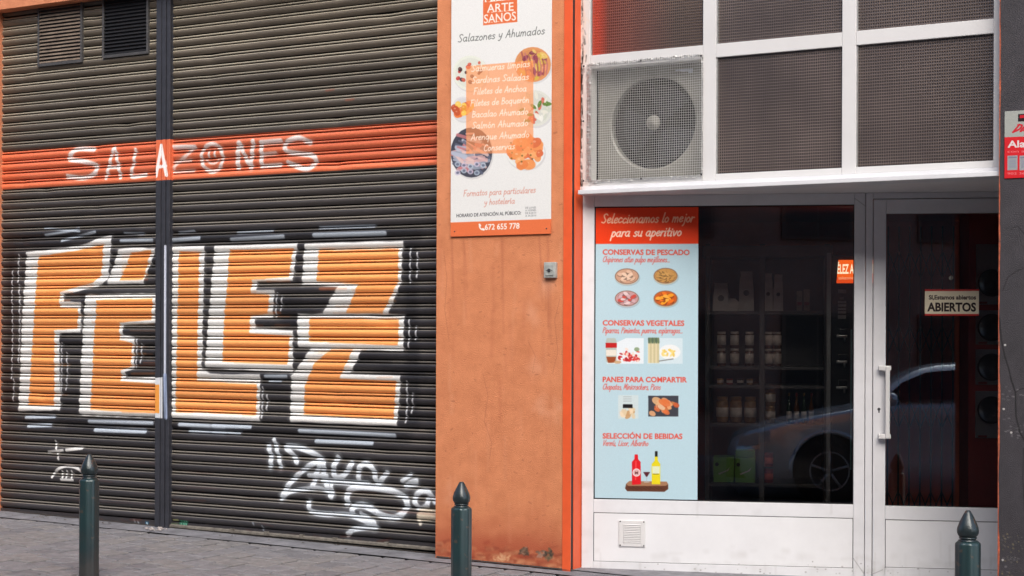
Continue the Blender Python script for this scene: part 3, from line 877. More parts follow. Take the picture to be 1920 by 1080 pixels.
M['groove'] = M['slat'].copy(); M['groove'].name = "slat_joint_grime"  # near-black joints: grime plus the groove's shade, darkened into the colour
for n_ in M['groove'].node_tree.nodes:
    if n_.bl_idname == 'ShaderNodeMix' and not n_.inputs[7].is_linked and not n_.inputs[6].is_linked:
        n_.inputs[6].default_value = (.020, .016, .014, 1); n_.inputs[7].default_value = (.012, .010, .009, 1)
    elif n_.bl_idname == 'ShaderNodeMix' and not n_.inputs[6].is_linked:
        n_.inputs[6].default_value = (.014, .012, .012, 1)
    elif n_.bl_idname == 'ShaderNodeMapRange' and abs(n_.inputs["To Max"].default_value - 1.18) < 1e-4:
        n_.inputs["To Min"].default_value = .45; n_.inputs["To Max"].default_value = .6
M['post'] = overlay_mat("post_paint", cvp, (.040, .042, .052), .42, .3, 12, .08, 60)

# post: a folded channel with two shallow ridges
mb = MB()
w_ = p1 - p0
zb = ground_z(p0) - .01
mb.box(p0, p1, POST_D + .012, .2, zb, 4.2)
mb.box(p0, p0 + w_ * .36, POST_D, POST_D + .02, zb, 4.2, b=.003)
mb.box(p0 + w_ * .44, p1 - w_ * .30, POST_D - .004, POST_D + .02, zb, 4.2, b=.003)
mb.box(p1 - w_ * .24, p1, POST_D, POST_D + .02, zb, 4.2, b=.003)
top("shutter_post", mb, M['post'], F0, (p0, POST_D, 0), "dark grey steel post between the two rolling shutters with an orange band", "post")

# ------------------------------------------------------------------ rolling shutters, slat by slat
PITCH = .0754
def slat_profile():
    pr = [(-.0377, .024), (-.0340, .020)]
    for k in range(9):                                        # the broad convex leaf
        t = k / 8
        pr.append((-.0335 + .0445 * t, -.0145 * math.sin(math.pi * (t * .80 + .03)) + .0085))
    pr += [(.0122, .024), (.0168, .024)]
    for k in range(5):                                        # the narrow rib above it
        t = k / 4
        pr.append((.0175 + .0145 * t, .009 - .0110 * math.sin(math.pi * (t * .80 + .06))))
    pr += [(.0330, .024), (.0377, .024)]
    return pr
PROF = slat_profile()
def slat_mb(s0, s1, bow, n=14, dent=None):
    mb = MB(); vs = []; fs = []
    m = len(PROF)
    for j in range(n + 1):
        t = j / n; s = s0 + (s1 - s0) * t
        off = bow * math.sin(math.pi * t)
        dn = 0 if not dent else dent[1] * math.exp(-((t - dent[0]) / dent[2]) ** 2)
        for (z, d) in PROF:
            vs.append((s, SH_D + d + dn * (1 if d < .015 else .2) - off * .6, z + off * .12 - dn * .25))
    for j in range(n):
        for i_ in range(m - 1):
            a = j * m + i_
            fs.append((a, a + m, a + m + 1, a + 1))
    mb.add(vs, fs, 0, False)
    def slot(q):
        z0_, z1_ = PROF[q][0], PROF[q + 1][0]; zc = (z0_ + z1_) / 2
        return 1 if (.0172 < zc < .0322 or .0060 < zc < .0112) else (0 if -.0338 < zc < .0112 else 2)  # upper edge of the leaf takes the pale rib colour as painted light
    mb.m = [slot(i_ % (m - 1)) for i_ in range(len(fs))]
    return mb
s_a0, s_a1 = s_left - .02, p0 + .004
s_b0, s_b1 = p1 - .004, s_pl + .004
z_k49 = F0.z(320, 961.7, SH_D)                              # lowest rib of the right shutter
def shutter(name, label, s0, s1, z_low, nslat, group):
    sh = thing(name, label, "shutter", F0, (s0, SH_D, ground_z(s0)), group)
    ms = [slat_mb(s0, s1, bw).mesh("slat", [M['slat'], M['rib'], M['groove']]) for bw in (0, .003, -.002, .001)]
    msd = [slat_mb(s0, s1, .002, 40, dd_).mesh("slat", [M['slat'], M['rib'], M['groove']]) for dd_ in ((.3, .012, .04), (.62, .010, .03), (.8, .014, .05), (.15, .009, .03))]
    for me in ms + msd:
        me.transform(Matrix.Translation((-s0, -SH_D, 0)))
    for k in range(nslat):
        o = bpy.data.objects.new("slat", RND.choice(msd if RND.random() < .22 else ms)); COL.objects.link(o)
        o.parent = sh
        o.location = (0, RND.uniform(-.0012, .0012), z_low - .0255 + PITCH * k - ground_z(s0) + RND.uniform(-.0012, .0012))
        o.rotation_euler = (RND.uniform(-.05, .05), RND.uniform(-.0006, .0006), 0)
    return sh
n_sl = int((z_lint + .12 - z_k49) / PITCH) + 1
GR = "rolling shutters of the closed shop"
shL = shutter("roller_shutter", "left rolling shutter with two louvred vents, sprayed with F and first E", s_a0, s_a1, z_k49 + .004, n_sl, GR)
shR = shutter("roller_shutter", "wide right rolling shutter without vents, sprayed with orange L, E and Z", s_b0, s_b1, z_k49, n_sl, GR)
# bottom rails
zrail = z_k49 - .0255 - PITCH / 2 - .001
for sh, s0, s1, g0 in ((shL, s_a0, s_a1, -.03), (shR, s_b0, s_b1, .026)):
    lo0 = (ground_z(s0) + g0); lo1 = ground_z(s1) + (g0 if g0 < 0 else .045)
    mb = MB()
    mb.add([(s0, SH_D - .004, zrail), (s1, SH_D - .004, zrail), (s1, SH_D - .006, lo1), (s0, SH_D - .006, lo0), (s0, SH_D + .02, zrail), (s1, SH_D + .02, zrail), (s1, SH_D + .02, lo1), (s0, SH_D + .02, lo0)],
           [(0, 1, 2, 3), (0, 4, 5, 1), (3, 2, 6, 7), (0, 3, 7, 4), (1, 5, 6, 2)])
    for q in range(5):
        xx = s0 + (s1 - s0) * (q + .6) / 5.2
        mb.lathe([(.004, 0), (.006, .004), (.0, .006)], 8, xx, SH_D - .012, zrail - .06, axis='Y')
    part("bottom_rail", mb, M['slat'], sh)
    if g0 > 0:
        mb = MB()
        mb.add([(s0, SH_D - .022, lo0 + .004), (s1, SH_D - .022, lo1 + .004), (s1, SH_D - .022, lo1 - .008), (s0, SH_D - .022, lo0 - .008), (s0, SH_D - .004, lo0 + .014), (s1, SH_D - .004, lo1 + .014), (s0, SH_D - .004, lo0 - .008), (s1, SH_D - .004, lo1 - .008)],
               [(0, 1, 2, 3), (4, 5, 1, 0), (3, 2, 7, 6)])
        for q in (.24, .37, .5, .62, .8):
            xx = s0 + (s1 - s0) * q
            mb.box(xx, xx + .03, SH_D - .026, SH_D - .004, lo0 + (lo1 - lo0) * q - .008, lo0 + (lo1 - lo0) * q + .02)
        M['rail_edge'] = mat("worn_steel_edge", (.20, .185, .155), .5, var=.5, scale=20, var2=(.08, .07, .06))
        part("floor_strip", mb, M['rail_edge'], sh)
# side guides, dark
for a, b_ in ((s_a0 - .02, s_a0 + .018), (s_pl - .004, s_pl - .03)):
    pass
# louvred vents in the left shutter
M['vent_slat'] = mat("vent_blade_paint", (.22, .175, .135), .5, var=.4, scale=10, var2=(.13, .10, .08))
M['vent_dark'] = mat("black_vent_blade", (.014, .014, .016), .5)
M['vent_frame'] = mat("vent_frame_paint", (.070, .068, .068), .45, var=.3, scale=20)
def louvre(x0, x1, yb, blade_m, tilt, n, lab):
    s0, s1 = F0.s(x0, SH_D), F0.s(x1, SH_D)
    z0 = F0.z((x0 + x1) / 2, yb, SH_D); z1 = z_lint + .03
    f = .017; dv = SH_D - .022
    mb = MB().box(s0, s0 + f, dv, SH_D + .01, z0, z1, b=.002).box(s1 - f, s1, dv, SH_D + .01, z0, z1, b=.002).box(s0 + f + .0005, s1 - f - .0005, dv + .001, SH_D + .01, z0, z0 + f * 1.3, b=.002)
    fo = part("vent", mb, M['vent_frame'], shL, lab)
    part("vent_backing", MB().box(s0 + f, s1 - f, SH_D - .006, SH_D + .002, z0 + .02, z1), M['black'], fo)
    H = z1 - z0 - f * 1.3
    for k in range(n):
        z = z0 + f * 1.3 + H * (k + .5) / n
        h = H / n * .62
        mb = MB()
        a, b2 = (dv + .001, SH_D - .004)
        mb.add([(s0 + f, a, z - h * .5), (s1 - f, a, z - h * .5), (s1 - f, b2, z + h * .5), (s0 + f, b2, z + h * .5), (s0 + f, a, z - h * .5 - .003), (s1 - f, a, z - h * .5 - .003), (s1 - f, b2, z + h * .5 - .003), (s0 + f, b2, z + h * .5 - .003)],
               [(0, 1, 2, 3), (4, 7, 6, 5), (0, 4, 5, 1), (3, 2, 6, 7)])
        part("blade", mb, blade_m, fo)
louvre(72, 155, 122, M['vent_slat'], 0, 17, "brown louvred vent")
louvre(193, 279, 106, M['vent_dark'], 0, 17, "black louvred vent")

# ------------------------------------------------------------------ banner on the pillar
BD = -.014
bs0, bs1 = F0.s(844, BD), F0.s(1032, BD)
bz0 = (F0.z(844, 444, BD) + F0.z(1032, 438, BD)) / 2
bz1 = F0.z(940, -95, BD)
cb = Canvas(F0, BD, bs0, bs1, bz0, bz1, 560, bg=(226, 227, 224))
def plate(cv, px, py, rx, ry, base, cols, n, rmin, rmax, elong=1.0, seed=1, stroke=False):
    r_ = np.random.RandomState(seed)
    cv.ell(px + 1.5, py + 2.5, rx + 1, ry + 1, (196, 196, 196), .6)
    cv.ell(px, py, rx, ry, base)
    cv.ell(px, py, rx * .86, ry * .86, tuple(max(0, c - 10) for c in base), .8)
    for k in range(n):
        a = r_.uniform(0, 6.28); q = r_.uniform(0, 1) ** .5 * .78
        x, y = px + rx * q * math.cos(a), py + ry * q * math.sin(a)
        rr_ = r_.uniform(rmin, rmax)
        if stroke:
            t = r_.uniform(-.3, .9); cv.stroke([(x - rr_ * elong * math.cos(t), y - rr_ * elong * math.sin(t)), (x + rr_ * elong * math.cos(t), y + rr_ * elong * math.sin(t))], rr_, cols[k % len(cols)], .85, 1.2)
        else:
            cv.ell(x, y, rr_ * elong, rr_, cols[k % len(cols)], .92, r_.uniform(0, 3))
            cv.ell(x - rr_ * .25, y - rr_ * .3, rr_ * .35, rr_ * .25, (240, 225, 200), .35)
cb.poly([(905.5, -52), (969, -58), (970, 41), (906, 47.5)], (222, 112, 66))
for t, x0, y0, x1, y1, h in (("FÉLEZ", 909, 4, 966, -2, 17), ("ARTE", 913, 23.5, 963, 19.5, 15.5), ("SANOS", 907.5, 43.5, 967.5, 37.5, 16)):
    cb.text(t, x0, y0, x1, y1, h, (240, 232, 222), bold=.012)
    n_ = len(t)
    for q in range(n_ + 0):                                  # short serifs at the letter feet
        xx = x0 + (x1 - x0) * (q + .5) / n_
        for dx in (-3.6, 3.6):
            yy = y0 + (y1 - y0) * (q + .5) / n_
            if t[q] in "ARTNLEFÉ": cb.stroke([(xx + dx - 1.8, yy), (xx + dx + 1.8, yy - .1)], 1.1, (240, 232, 222), .8, .8)
cb.hand("Salazones y Ahumados", 859, 79, 1021, 63.5, 14, 1.4, (104, 108, 104))
plate(cb, 882, 137, 33, 33, (222, 226, 214), [(70, 40, 40), (186, 60, 56), (60, 50, 60), (200, 90, 70)], 13, 2.2, 4.0, 1.2, 4)
plate(cb, 999, 121, 34, 33, (214, 148, 98), [(206, 178, 74), (150, 74, 84), (206, 120, 74), (226, 196, 110), (128, 60, 76), (224, 150, 110)], 46, 2.5, 5.5, 1.8, 6)
for k in range(8):
    cb.stroke([(978 + k * 6.5, 98 + k * 2.2), (984 + k * 6, 122), (988 + k * 5.2, 146 - k)], 3.0, [(146, 72, 84), (188, 110, 118)][k % 2], .7, 1.4)
plate(cb, 868, 204, 21, 23, (214, 214, 216), [(222, 150, 60), (226, 120, 60), (240, 200, 90), (190, 84, 50)], 20, 4, 7.5, 1.1, 9)
plate(cb, 1003, 203, 33, 34, (214, 216, 206), [(232, 232, 222), (200, 206, 190), (206, 104, 84), (96, 130, 60), (222, 222, 208)], 34, 2.4, 4.5, 2.2, 12)
plate(cb, 884, 286, 39, 47, (70, 72, 84), [(206, 168, 168), (150, 158, 172), (220, 190, 184), (96, 102, 120), (190, 120, 124), (176, 184, 200)], 84, 3, 6.5, 1.9, 14, True)
for k in range(9): cb.ell(858 + (k % 5) * 12, 308 + (k // 5) * 12 + (k % 3) * 2, 5.5, 5, [(176, 190, 204), (196, 188, 208)][k % 2], .8); cb.ell(858 + (k % 5) * 12, 308 + (k // 5) * 12 + (k % 3) * 2, 2.8, 2.4, (90, 100, 122), .8)
plate(cb, 985, 285, 36, 32, (226, 228, 224), [(226, 132, 76), (232, 150, 90), (214, 110, 70), (238, 170, 110)], 46, 5, 10, 1.4, 18)
for k in range(12): cb.ell(958 + (k * 37 % 55), 268 + (k * 23 % 40), 1.8, 1.6, (104, 96, 50), .9)
cb.poly([(874, 124), (1000, 113.5), (1000, 286.5), (874, 288.5)], (240, 146, 88), .66)
rows = [("Salmueras limpias", 884, 134, 993, 125), ("Sardinas Saladas", 885, 156, 991, 149), ("Filetes de Anchoa", 888, 177, 987, 171), ("Filetes de Boquerón", 882, 199, 992, 192),
        ("Bacalao Ahumado", 885, 220, 990, 214), ("Salmón Ahumado", 885, 241, 990, 235.5), ("Arenque Ahumado", 883, 263, 992, 257), ("Conservas", 907, 283, 965, 279)]
for t, x0, y0, x1, y1 in rows:
    cb.hand(t, x0, y0, x1, y1, 11.5, 1.6, (250, 234, 216), .85)
cb.hand("Formatos para particulares", 869, 368, 1004, 361, 11, 1.25, (206, 140, 124), .9)
cb.hand("y hostelería", 908, 384, 965, 381, 10.5, 1.25, (206, 140, 124), .9)
cb.text("HORARIO DE ATENCIÓN AL PÚBLICO:", 856, 407.5, 977, 402, 6.2, (62, 64, 66), .01)
for t, y in (("DE LUNES", 391.5), ("A VIERNES", 396.5), ("DE 8.30 H", 401.5), ("A 14.30 H", 406.5)):
    cb.text(t, 985, y, 1005, y - .8, 3.6, (110, 112, 114), .0)
cb.poly([(840, 417.5), (1036, 410.5), (1036, 436), (1036, 450), (840, 460)], (226, 116, 70))
cb.text("672 655 778", 909, 431, 974, 428.5, 10.5, (242, 238, 230), .022)
cb.stroke([(899.5, 421.5), (899, 424.5), (901.5, 429), (906.5, 431)], 2.6, (242, 238, 230), 1, .8)
cb.stroke([(899, 421), (900.5, 423)], 3.6, (242, 238, 230), 1, .8); cb.stroke([(905, 429.5), (907.5, 430.5)], 3.4, (242, 238, 230), 1, .8)
cb.blur(1); cb.speckle(.02)
M['banner'] = print_mat("banner_print", cb, .42, .35)
t = thing("wall_sign", "tall white fish shop sign with food pictures and orange foot on the orange pillar", "sign", F0, (bs0, BD, bz0))
mb = MB()
nx = 10
part("panel", MB().box(bs0, bs1, BD, BD + .006, bz0, bz1, b=.0015), M['banner'], t)
for px, py in ((852.5, 434), (1024.5, 428.5)):
    s_, z_ = F0.hit(px, py, BD)
    part("screw", MB().lathe([(.0045, 0), (.0042, -.002), (.0, -.003)], 10, s_, BD, z_, axis='Y'), M['seam'], t)

# key switch for the shutters
ks0, ks1 = F0.s(1019, -.03), F0.s(1041, -.03); kz0, kz1 = F0.z(1030, 521, -.03), F0.z(1030, 491.5, -.03)
M['grey_cast'] = mat("cast_zinc", (.46, .49, .46), .5, metal=.2, var=.3, scale=30)
t = thing("key_switch", "small square grey metal key switch box on the orange pillar", "key switch", F0, ((ks0 + ks1) / 2, 0, kz0))
part("housing", MB().box(ks0, ks1, -.030, -.0005, kz0, kz1, b=.005), M['grey_cast'], t)
cx_, cz_ = (ks0 + ks1) / 2, (kz0 + kz1) / 2 - .003
part("cover_plate", MB().box(ks0 + .012, ks1 - .012, -.036, -.0302, kz0 + .014, kz1 - .012, b=.003), M['grey_cast'], t)
part("lock_barrel", MB().lathe([(.012, -.036), (.012, -.040), (.009, -.041)], 16, cx_, 0, cz_, axis='Y'), M['dark_metal'], t)
for dx in (-1, 1): part("screw", MB().lathe([(.0035, -.036), (.003, -.038)], 8, cx_ + dx * .02, 0, cz_, axis='Y'), M['seam'], t)

# ------------------------------------------------------------------ window over the shop, with sill
WD = .10
pane_m = bpy.data.materials.new("wired_ribbed_glass"); pane_m.use_nodes = True
nt = pane_m.node_tree; N = nt.nodes; L = nt.links; b = N["Principled BSDF"]
b.inputs["Base Color"].default_value = (.040, .033, .030, 1); b.inputs["Roughness"].default_value = .22; b.inputs["Specular IOR Level"].default_value = .8
tc = N.new("ShaderNodeTexCoord")
mp = N.new("ShaderNodeMapping"); L.new(tc.outputs["Object"], mp.inputs[0])
sx = N.new("ShaderNodeSeparateXYZ"); L.new(mp.outputs[0], sx.inputs[0])
def wave(o, per):
    m1 = N.new("ShaderNodeMath"); m1.operation = 'MULTIPLY'; m1.inputs[1].default_value = 2 * math.pi / per; L.new(o, m1.inputs[0])
    m2 = N.new("ShaderNodeMath"); m2.operation = 'SINE'; L.new(m1.outputs[0], m2.inputs[0]); return m2.outputs[0]
wa, wb_ = wave(sx.outputs[0], .0135), wave(sx.outputs[2], .0175)
ad = N.new("ShaderNodeMath"); ad.operation = 'MAXIMUM'; L.new(wa, ad.inputs[0]); L.new(wb_, ad.inputs[1])
bp = N.new("ShaderNodeBump"); bp.inputs["Strength"].default_value = .55; bp.inputs["Distance"].default_value = .002
L.new(ad.outputs[0], bp.inputs["Height"]); L.new(bp.outputs[0], b.inputs["Normal"])
mr = N.new("ShaderNodeMapRange"); mr.inputs["From Min"].default_value = .2; mr.inputs["From Max"].default_value = 1
L.new(ad.outputs[0], mr.inputs[0])
ns = N.new("ShaderNodeTexNoise"); ns.inputs["Scale"].default_value = 2.2; L.new(tc.outputs["Object"], ns.inputs["Vector"])
mm = N.new("ShaderNodeMath"); mm.operation = 'MULTIPLY'; L.new(mr.outputs[0], mm.inputs[0]); L.new(ns.outputs[0], mm.inputs[1])
mx = N.new("ShaderNodeMix"); mx.data_type = 'RGBA'; mx.inputs[6].default_value = (.030, .023, .021, 1); mx.inputs[7].default_value = (.23, .18, .155, 1)
L.new(mm.outputs[0], mx.inputs[0]); L.new(mx.outputs[2], b.inputs["Base Color"])
M['wired_glass'] = pane_m

rg_ = pane_m.copy(); rg_.name = "red_tinted_ribbed_glass"; M['red_glass'] = rg_  # red reflection painted into the glass colour, fading from the left edge
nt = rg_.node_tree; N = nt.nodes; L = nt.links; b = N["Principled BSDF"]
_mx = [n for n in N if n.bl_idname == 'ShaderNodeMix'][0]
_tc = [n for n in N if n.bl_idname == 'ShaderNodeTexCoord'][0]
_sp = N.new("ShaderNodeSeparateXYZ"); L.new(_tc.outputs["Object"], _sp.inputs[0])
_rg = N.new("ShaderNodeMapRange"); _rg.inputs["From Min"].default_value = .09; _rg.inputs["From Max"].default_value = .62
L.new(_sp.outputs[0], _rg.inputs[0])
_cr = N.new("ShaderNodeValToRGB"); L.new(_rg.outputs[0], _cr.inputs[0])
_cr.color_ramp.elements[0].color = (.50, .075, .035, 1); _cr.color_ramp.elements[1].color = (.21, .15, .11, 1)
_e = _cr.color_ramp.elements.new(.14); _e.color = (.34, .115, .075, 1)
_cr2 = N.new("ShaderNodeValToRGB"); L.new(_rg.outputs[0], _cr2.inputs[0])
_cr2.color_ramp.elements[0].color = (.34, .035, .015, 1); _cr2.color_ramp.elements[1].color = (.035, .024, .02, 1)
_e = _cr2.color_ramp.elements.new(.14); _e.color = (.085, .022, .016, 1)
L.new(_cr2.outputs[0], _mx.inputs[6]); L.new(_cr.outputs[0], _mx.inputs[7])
def zz(px, py): return F0.z(px, py, WD)
row2 = (zz(1600, 313.5), zz(1600, 85.0))
row1b = zz(1600, 58.5)
bar_h = row1b - row2[1]
row1 = (row1b, row1b + (row2[1] - row2[0]))
wtop = row1[1] + .07
z_sill_b = F0.z(1085, 364.5, .02)
z_rail_b = z_sill_b + .055
xs = [(1091.5, 1104), (1316, 1340), (1577, 1603), (1861, 1990)]
S = [(F0.s(a, WD), F0.s(b2, WD)) for a, b2 in xs]
win = thing("window_band", "white framed upper window of ribbed dark glass above the shop front", "window", F0, (S[0][0], WD, z_sill_b))
fr_d1 = .20
# peeled joint between guide and first stile
cj = Canvas(F0, WD, F0.s(1085, WD), F0.s(1104, WD) + .002, z_rail_b, 4.5, 500)
rj = np.random.RandomState(8)
for k in range(230):
    px = 1085 + abs(rj.normal(0, 5)); py = rj.uniform(-60, 345)
    if py > 130: px = 1085 + abs(rj.normal(0, 2.4))
    cj.stroke([(px, py), (px + rj.uniform(-2, 2), py + rj.uniform(3, 16))], rj.uniform(1.5, 5), [(34, 32, 30), (60, 56, 50), (24, 24, 24), (92, 88, 80)][k % 4], rj.uniform(.4, .95), 1.4)
for k in range(60):
    px = 1085 + abs(rj.normal(4, 6)); py = rj.uniform(-60, 110)
    cj.stroke([(px, py), (px + rj.uniform(-2, 2), py + rj.uniform(4, 20))], rj.uniform(1.5, 4), (214, 206, 196), .8, 1)
M['stile_peeled'] = overlay_mat("peeled_white_stile", cj, (.66, .655, .63), .5, .08, 4, .05, 50)
gap0 = F0.s(1085.2, WD)
part("joint_filler", MB().box(s_rev + .001, S[0][0] - .001, WD + .006, fr_d1, z_sill_b + .03, wtop + .5), M['stile_peeled'], win)
for i_, (a, b2) in enumerate(S):
    part("stile", MB().box(a, b2, WD, fr_d1, z_rail_b + .001, wtop, b=.003), M['stile_peeled'] if i_ == 0 else M['white_pvc'], win)
for i_ in range(3):
    a, b2 = S[i_][1], S[i_ + 1][0]
    part("rail", MB().box(a + .0008, b2 - .0008, WD + .002, fr_d1, z_rail_b + .001, row2[0], b=.003), M['white_pvc'], win)
    part("rail", MB().box(a + .0008, b2 - .0008, WD + .002, fr_d1, row2[1], row1[0], b=.003), M['white_pvc'], win)
    part("rail", MB().box(a + .0008, b2 - .0008, WD + .002, fr_d1, row1[1], wtop, b=.003), M['white_pvc'], win)
    for r_i, (z0, z1) in enumerate((row2, row1)):
        if i_ == 0 and r_i == 0: continue                    # this light holds the air conditioner
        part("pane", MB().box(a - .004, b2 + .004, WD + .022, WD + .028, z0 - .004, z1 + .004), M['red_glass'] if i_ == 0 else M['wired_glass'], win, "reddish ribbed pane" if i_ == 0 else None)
        # grey rubber bead on the left edge
        part("bead", MB().box(a + .0005, a + .008, WD + .012, WD + .0215, z0 + .001, z1 - .001), M['steel'], win)
part("base_rail", MB().box(S[0][0], S[3][1], WD - .010, fr_d1, z_sill_b + .0275, z_rail_b, b=.002), M['white_paint0'], win)
part("sill", MB().box(F0.s(1082.5, .02), S[3][1] + .3, .02, fr_d1 + .02, z_sill_b, z_sill_b + .027, b=.004), M['white_paint0'], win)
# wall above window band
part("wall", MB().box(s_rev + .001, 4.5, .05, .5, wtop + .3, z_top), M['render'], bld)
# room behind the upper windows
for nm, bx in (("upper_room_back", (s_rev, 4.5, 1.2, 1.25, z_sill_b, 4.6)), ("upper_room_top", (s_rev, 4.5, .2, 1.25, 4.55, 4.6)), ("upper_room_side", (s_rev - .02, s_rev - .005, .31, 1.25, z_sill_b, 4.6))):
    part(nm, MB().box(*bx), M['black'], bld)

# ------------------------------------------------------------------ air conditioner behind its mesh guard
ac_s0, ac_s1 = S[0][1] + .004, S[1][0] - .004
acz0, acz1 = row2[0] + .002, row2[1] - .002
ac = thing("air_conditioner", "aged beige air conditioner with round fan behind wire mesh in the window band", "air conditioner", F0, ((ac_s0 + ac_s1) / 2, .16, acz0))
fc_s, fc_z = F0.hit(1225, 230, .215)
R = .284
ACD = .215
mb = MB()
n = 48
# front face with a round hole
ring = [(fc_s + R * math.cos(2 * math.pi * k / n), fc_z + R * math.sin(2 * math.pi * k / n)) for k in range(n)]
def on_box(a):
    dx, dz = math.cos(a), math.sin(a)
    t = 1e9
    if dx > 1e-6: t = min(t, (ac_s1 - fc_s) / dx)
    if dx < -1e-6: t = min(t, (ac_s0 - fc_s) / dx)
    if dz > 1e-6: t = min(t, (acz1 - fc_z) / dz)
    if dz < -1e-6: t = min(t, (acz0 - fc_z) / dz)
    return (fc_s + dx * t, fc_z + dz * t)
def on_box2(k):
    a = 2 * math.pi * k / n
    return on_box(a)
outer = [on_box2(k) for k in range(n)]
# snap nearest outer samples to the corners
for cxn, czn in ((ac_s0, acz0), (ac_s0, acz1), (ac_s1, acz0), (ac_s1, acz1)):
    j = min(range(n), key=lambda q: (outer[q][0] - cxn) ** 2 + (outer[q][1] - czn) ** 2); outer[j] = (cxn, czn)
vs = [(x, ACD, z) for x, z in ring] + [(x, ACD, z) for x, z in outer] + [(x, ACD + .05, z) for x, z in ring] + [(fc_s + (x - fc_s) * 1.045, ACD - .008, fc_z + (z - fc_z) * 1.045) for x, z in ring]
fs = []
for k in range(n):
    k2 = (k + 1) % n
    fs += [(3 * n + k, 3 * n + k2, n + k2, n + k), (k, k2, 3 * n + k2, 3 * n + k), (k, 2 * n + k, 2 * n + k2, k2)]
mb.add(vs, fs)
mb.box(ac_s0, ac_s0 + .01, ACD + .001, .5, acz0, acz1).box(ac_s1 - .01, ac_s1, ACD + .001, .5, acz0, acz1).box(ac_s0, ac_s1, ACD + .001, .5, acz1 - .01, acz1).box(ac_s0, ac_s1, ACD + .001, .5, acz0, acz0 + .01)
part("housing", mb, M['beige'], ac)
part("fan_recess", MB().box(ac_s0 + .01, ac_s1 - .01, ACD + .14, ACD + .15, acz0, acz1), M['black'], ac)
for k in range(3):
    mb = MB(); a0 = k * 2.094 + .4
    vs = []; 
    for j in range(7):
        a = a0 + j / 6 * 1.35
        vs.append((fc_s + .05 * math.cos(a), ACD + .07 + j * .006, fc_z + .05 * math.sin(a)))
        vs.append((fc_s + .245 * math.cos(a + .15), ACD + .065 + j * .007, fc_z + .245 * math.sin(a + .15)))
    mb.add(vs, [(2 * j, 2 * j + 1, 2 * j + 3, 2 * j + 2) for j in range(6)], 0, True)
    part("fan_blade", mb, M['dark_metal'], ac)
mb = MB()
for r in np.arange(.055, R, .0165):
    mb.tube([(fc_s + r * math.cos(t), ACD + .012 - .012 * (1 - r / R), fc_z + r * math.sin(t)) for t in np.linspace(0, 2 * math.pi, 41)[:-1]], .0012, 4, closed=True)
for k in range(12):
    a = k * math.pi / 6
    mb.tube([(fc_s + .04 * math.cos(a), ACD, fc_z + .04 * math.sin(a)), (fc_s + R * math.cos(a), ACD + .008, fc_z + R * math.sin(a))], .0022, 4)
part("fan_guard", mb, M['black'], ac)
part("guard_hub", MB().lathe([(.047, ACD + .004), (.045, ACD - .008), (.0, ACD - .012)], 28, fc_s, 0, fc_z, axis='Y'), M['beige'], ac)
st_s, st_z = F0.hit(1287, 138, ACD)
M['label_grey'] = mat("faded_blue_label", (.50, .53, .60), .5, var=.3, scale=25)
part("rating_label", MB().box(st_s - .07, st_s + .045, ACD - .0035, ACD - .0005, st_z - .028, st_z + .028), M['label_grey'], ac)

gd = .086
gs0, gs1 = F0.s(1097, gd), F0.s(1317.5, gd)
gz0, gz1 = F0.z(1200, 338, gd), F0.z(1200, 109, gd)
guard = thing("mesh_guard", "square galvanised wire mesh screwed over the air conditioner opening", "mesh guard", F0, (gs0, gd, gz0))
mb = MB()
cell = .0147
r_ = .00092
x = gs0
nx_ = int((gs1 - gs0) / cell); nz_ = int((gz1 - gz0) / cell)
def wob(a, b2): return .0016 * math.sin(a * 9 + b2 * 5) + .0012 * math.sin(a * 23 - b2 * 11)
for i_ in range(nx_ + 1):
    x = gs0 + i_ * cell
    pts = [(x + wob(x, z), gd + .002 * math.sin(z * 7 + x * 9), z) for z in np.linspace(gz0, gz1, 12)]
    mb.tube(pts, r_, 4)
for j in range(nz_ + 1):
    z = gz0 + j * cell
    pts = [(x_, gd + .0015 + .002 * math.sin(z * 7 + x_ * 9), z + wob(z, x_)) for x_ in np.linspace(gs0, gs1, 12)]
    mb.tube(pts, r_, 4)
part("wire_mesh", mb, M['wire'], guard, kind='stuff')
# crumpled foil tape round the opening
def foil(s0, s1, z0, z1, seed, d0=.093):
    r2_ = random.Random(seed); mb = MB()
    nx, nz = max(2, int((s1 - s0) / .012)), max(2, int((z1 - z0) / .012))
    vs = []
    for i in range(nx + 1):
        for j in range(nz + 1):
            vs.append((s0 + (s1 - s0) * i / nx + (r2_.uniform(-.003, .003) if 0 < i < nx else 0), d0 + r2_.uniform(-.004, .003), z0 + (z1 - z0) * j / nz + r2_.uniform(-.003, .003)))
    fs = [(i * (nz + 1) + j, (i + 1) * (nz + 1) + j, (i + 1) * (nz + 1) + j + 1, i * (nz + 1) + j + 1) for i in range(nx) for j in range(nz)]
    return mb.add(vs, fs)
for k, q in enumerate(((1099, 1107, None), (1313, 1316.5, None))):
    a, b2 = F0.s(q[0], .093), F0.s(q[1], .093)
    part("foil_tape", foil(a, b2, gz0 + .01, gz1 - .01, k), M['foil'], guard)
part("foil_tape", foil(gs0 + .03, gs1 - .02, gz0 + .002, gz0 + .016, 5), M['foil'], guard)
part("foil_tape", foil(gs0 + .03, gs1 - .02, gz1 - .020, gz1 - .006, 6), M['foil'], guard)
for px, py in ((1201.5, 113.5), (1314.5, 104.5), (1094.5, 124), (1093.5, 227), (1094, 339), (1202, 335), (1315, 327)):
    s_, z_ = F0.hit(px, py, gd - .004)
    part("screw", MB().lathe([(.0065, 0), (.006, -.003), (.0, -.005)], 10, s_, gd - .003, z_, axis='Y'), M['seam'], guard)

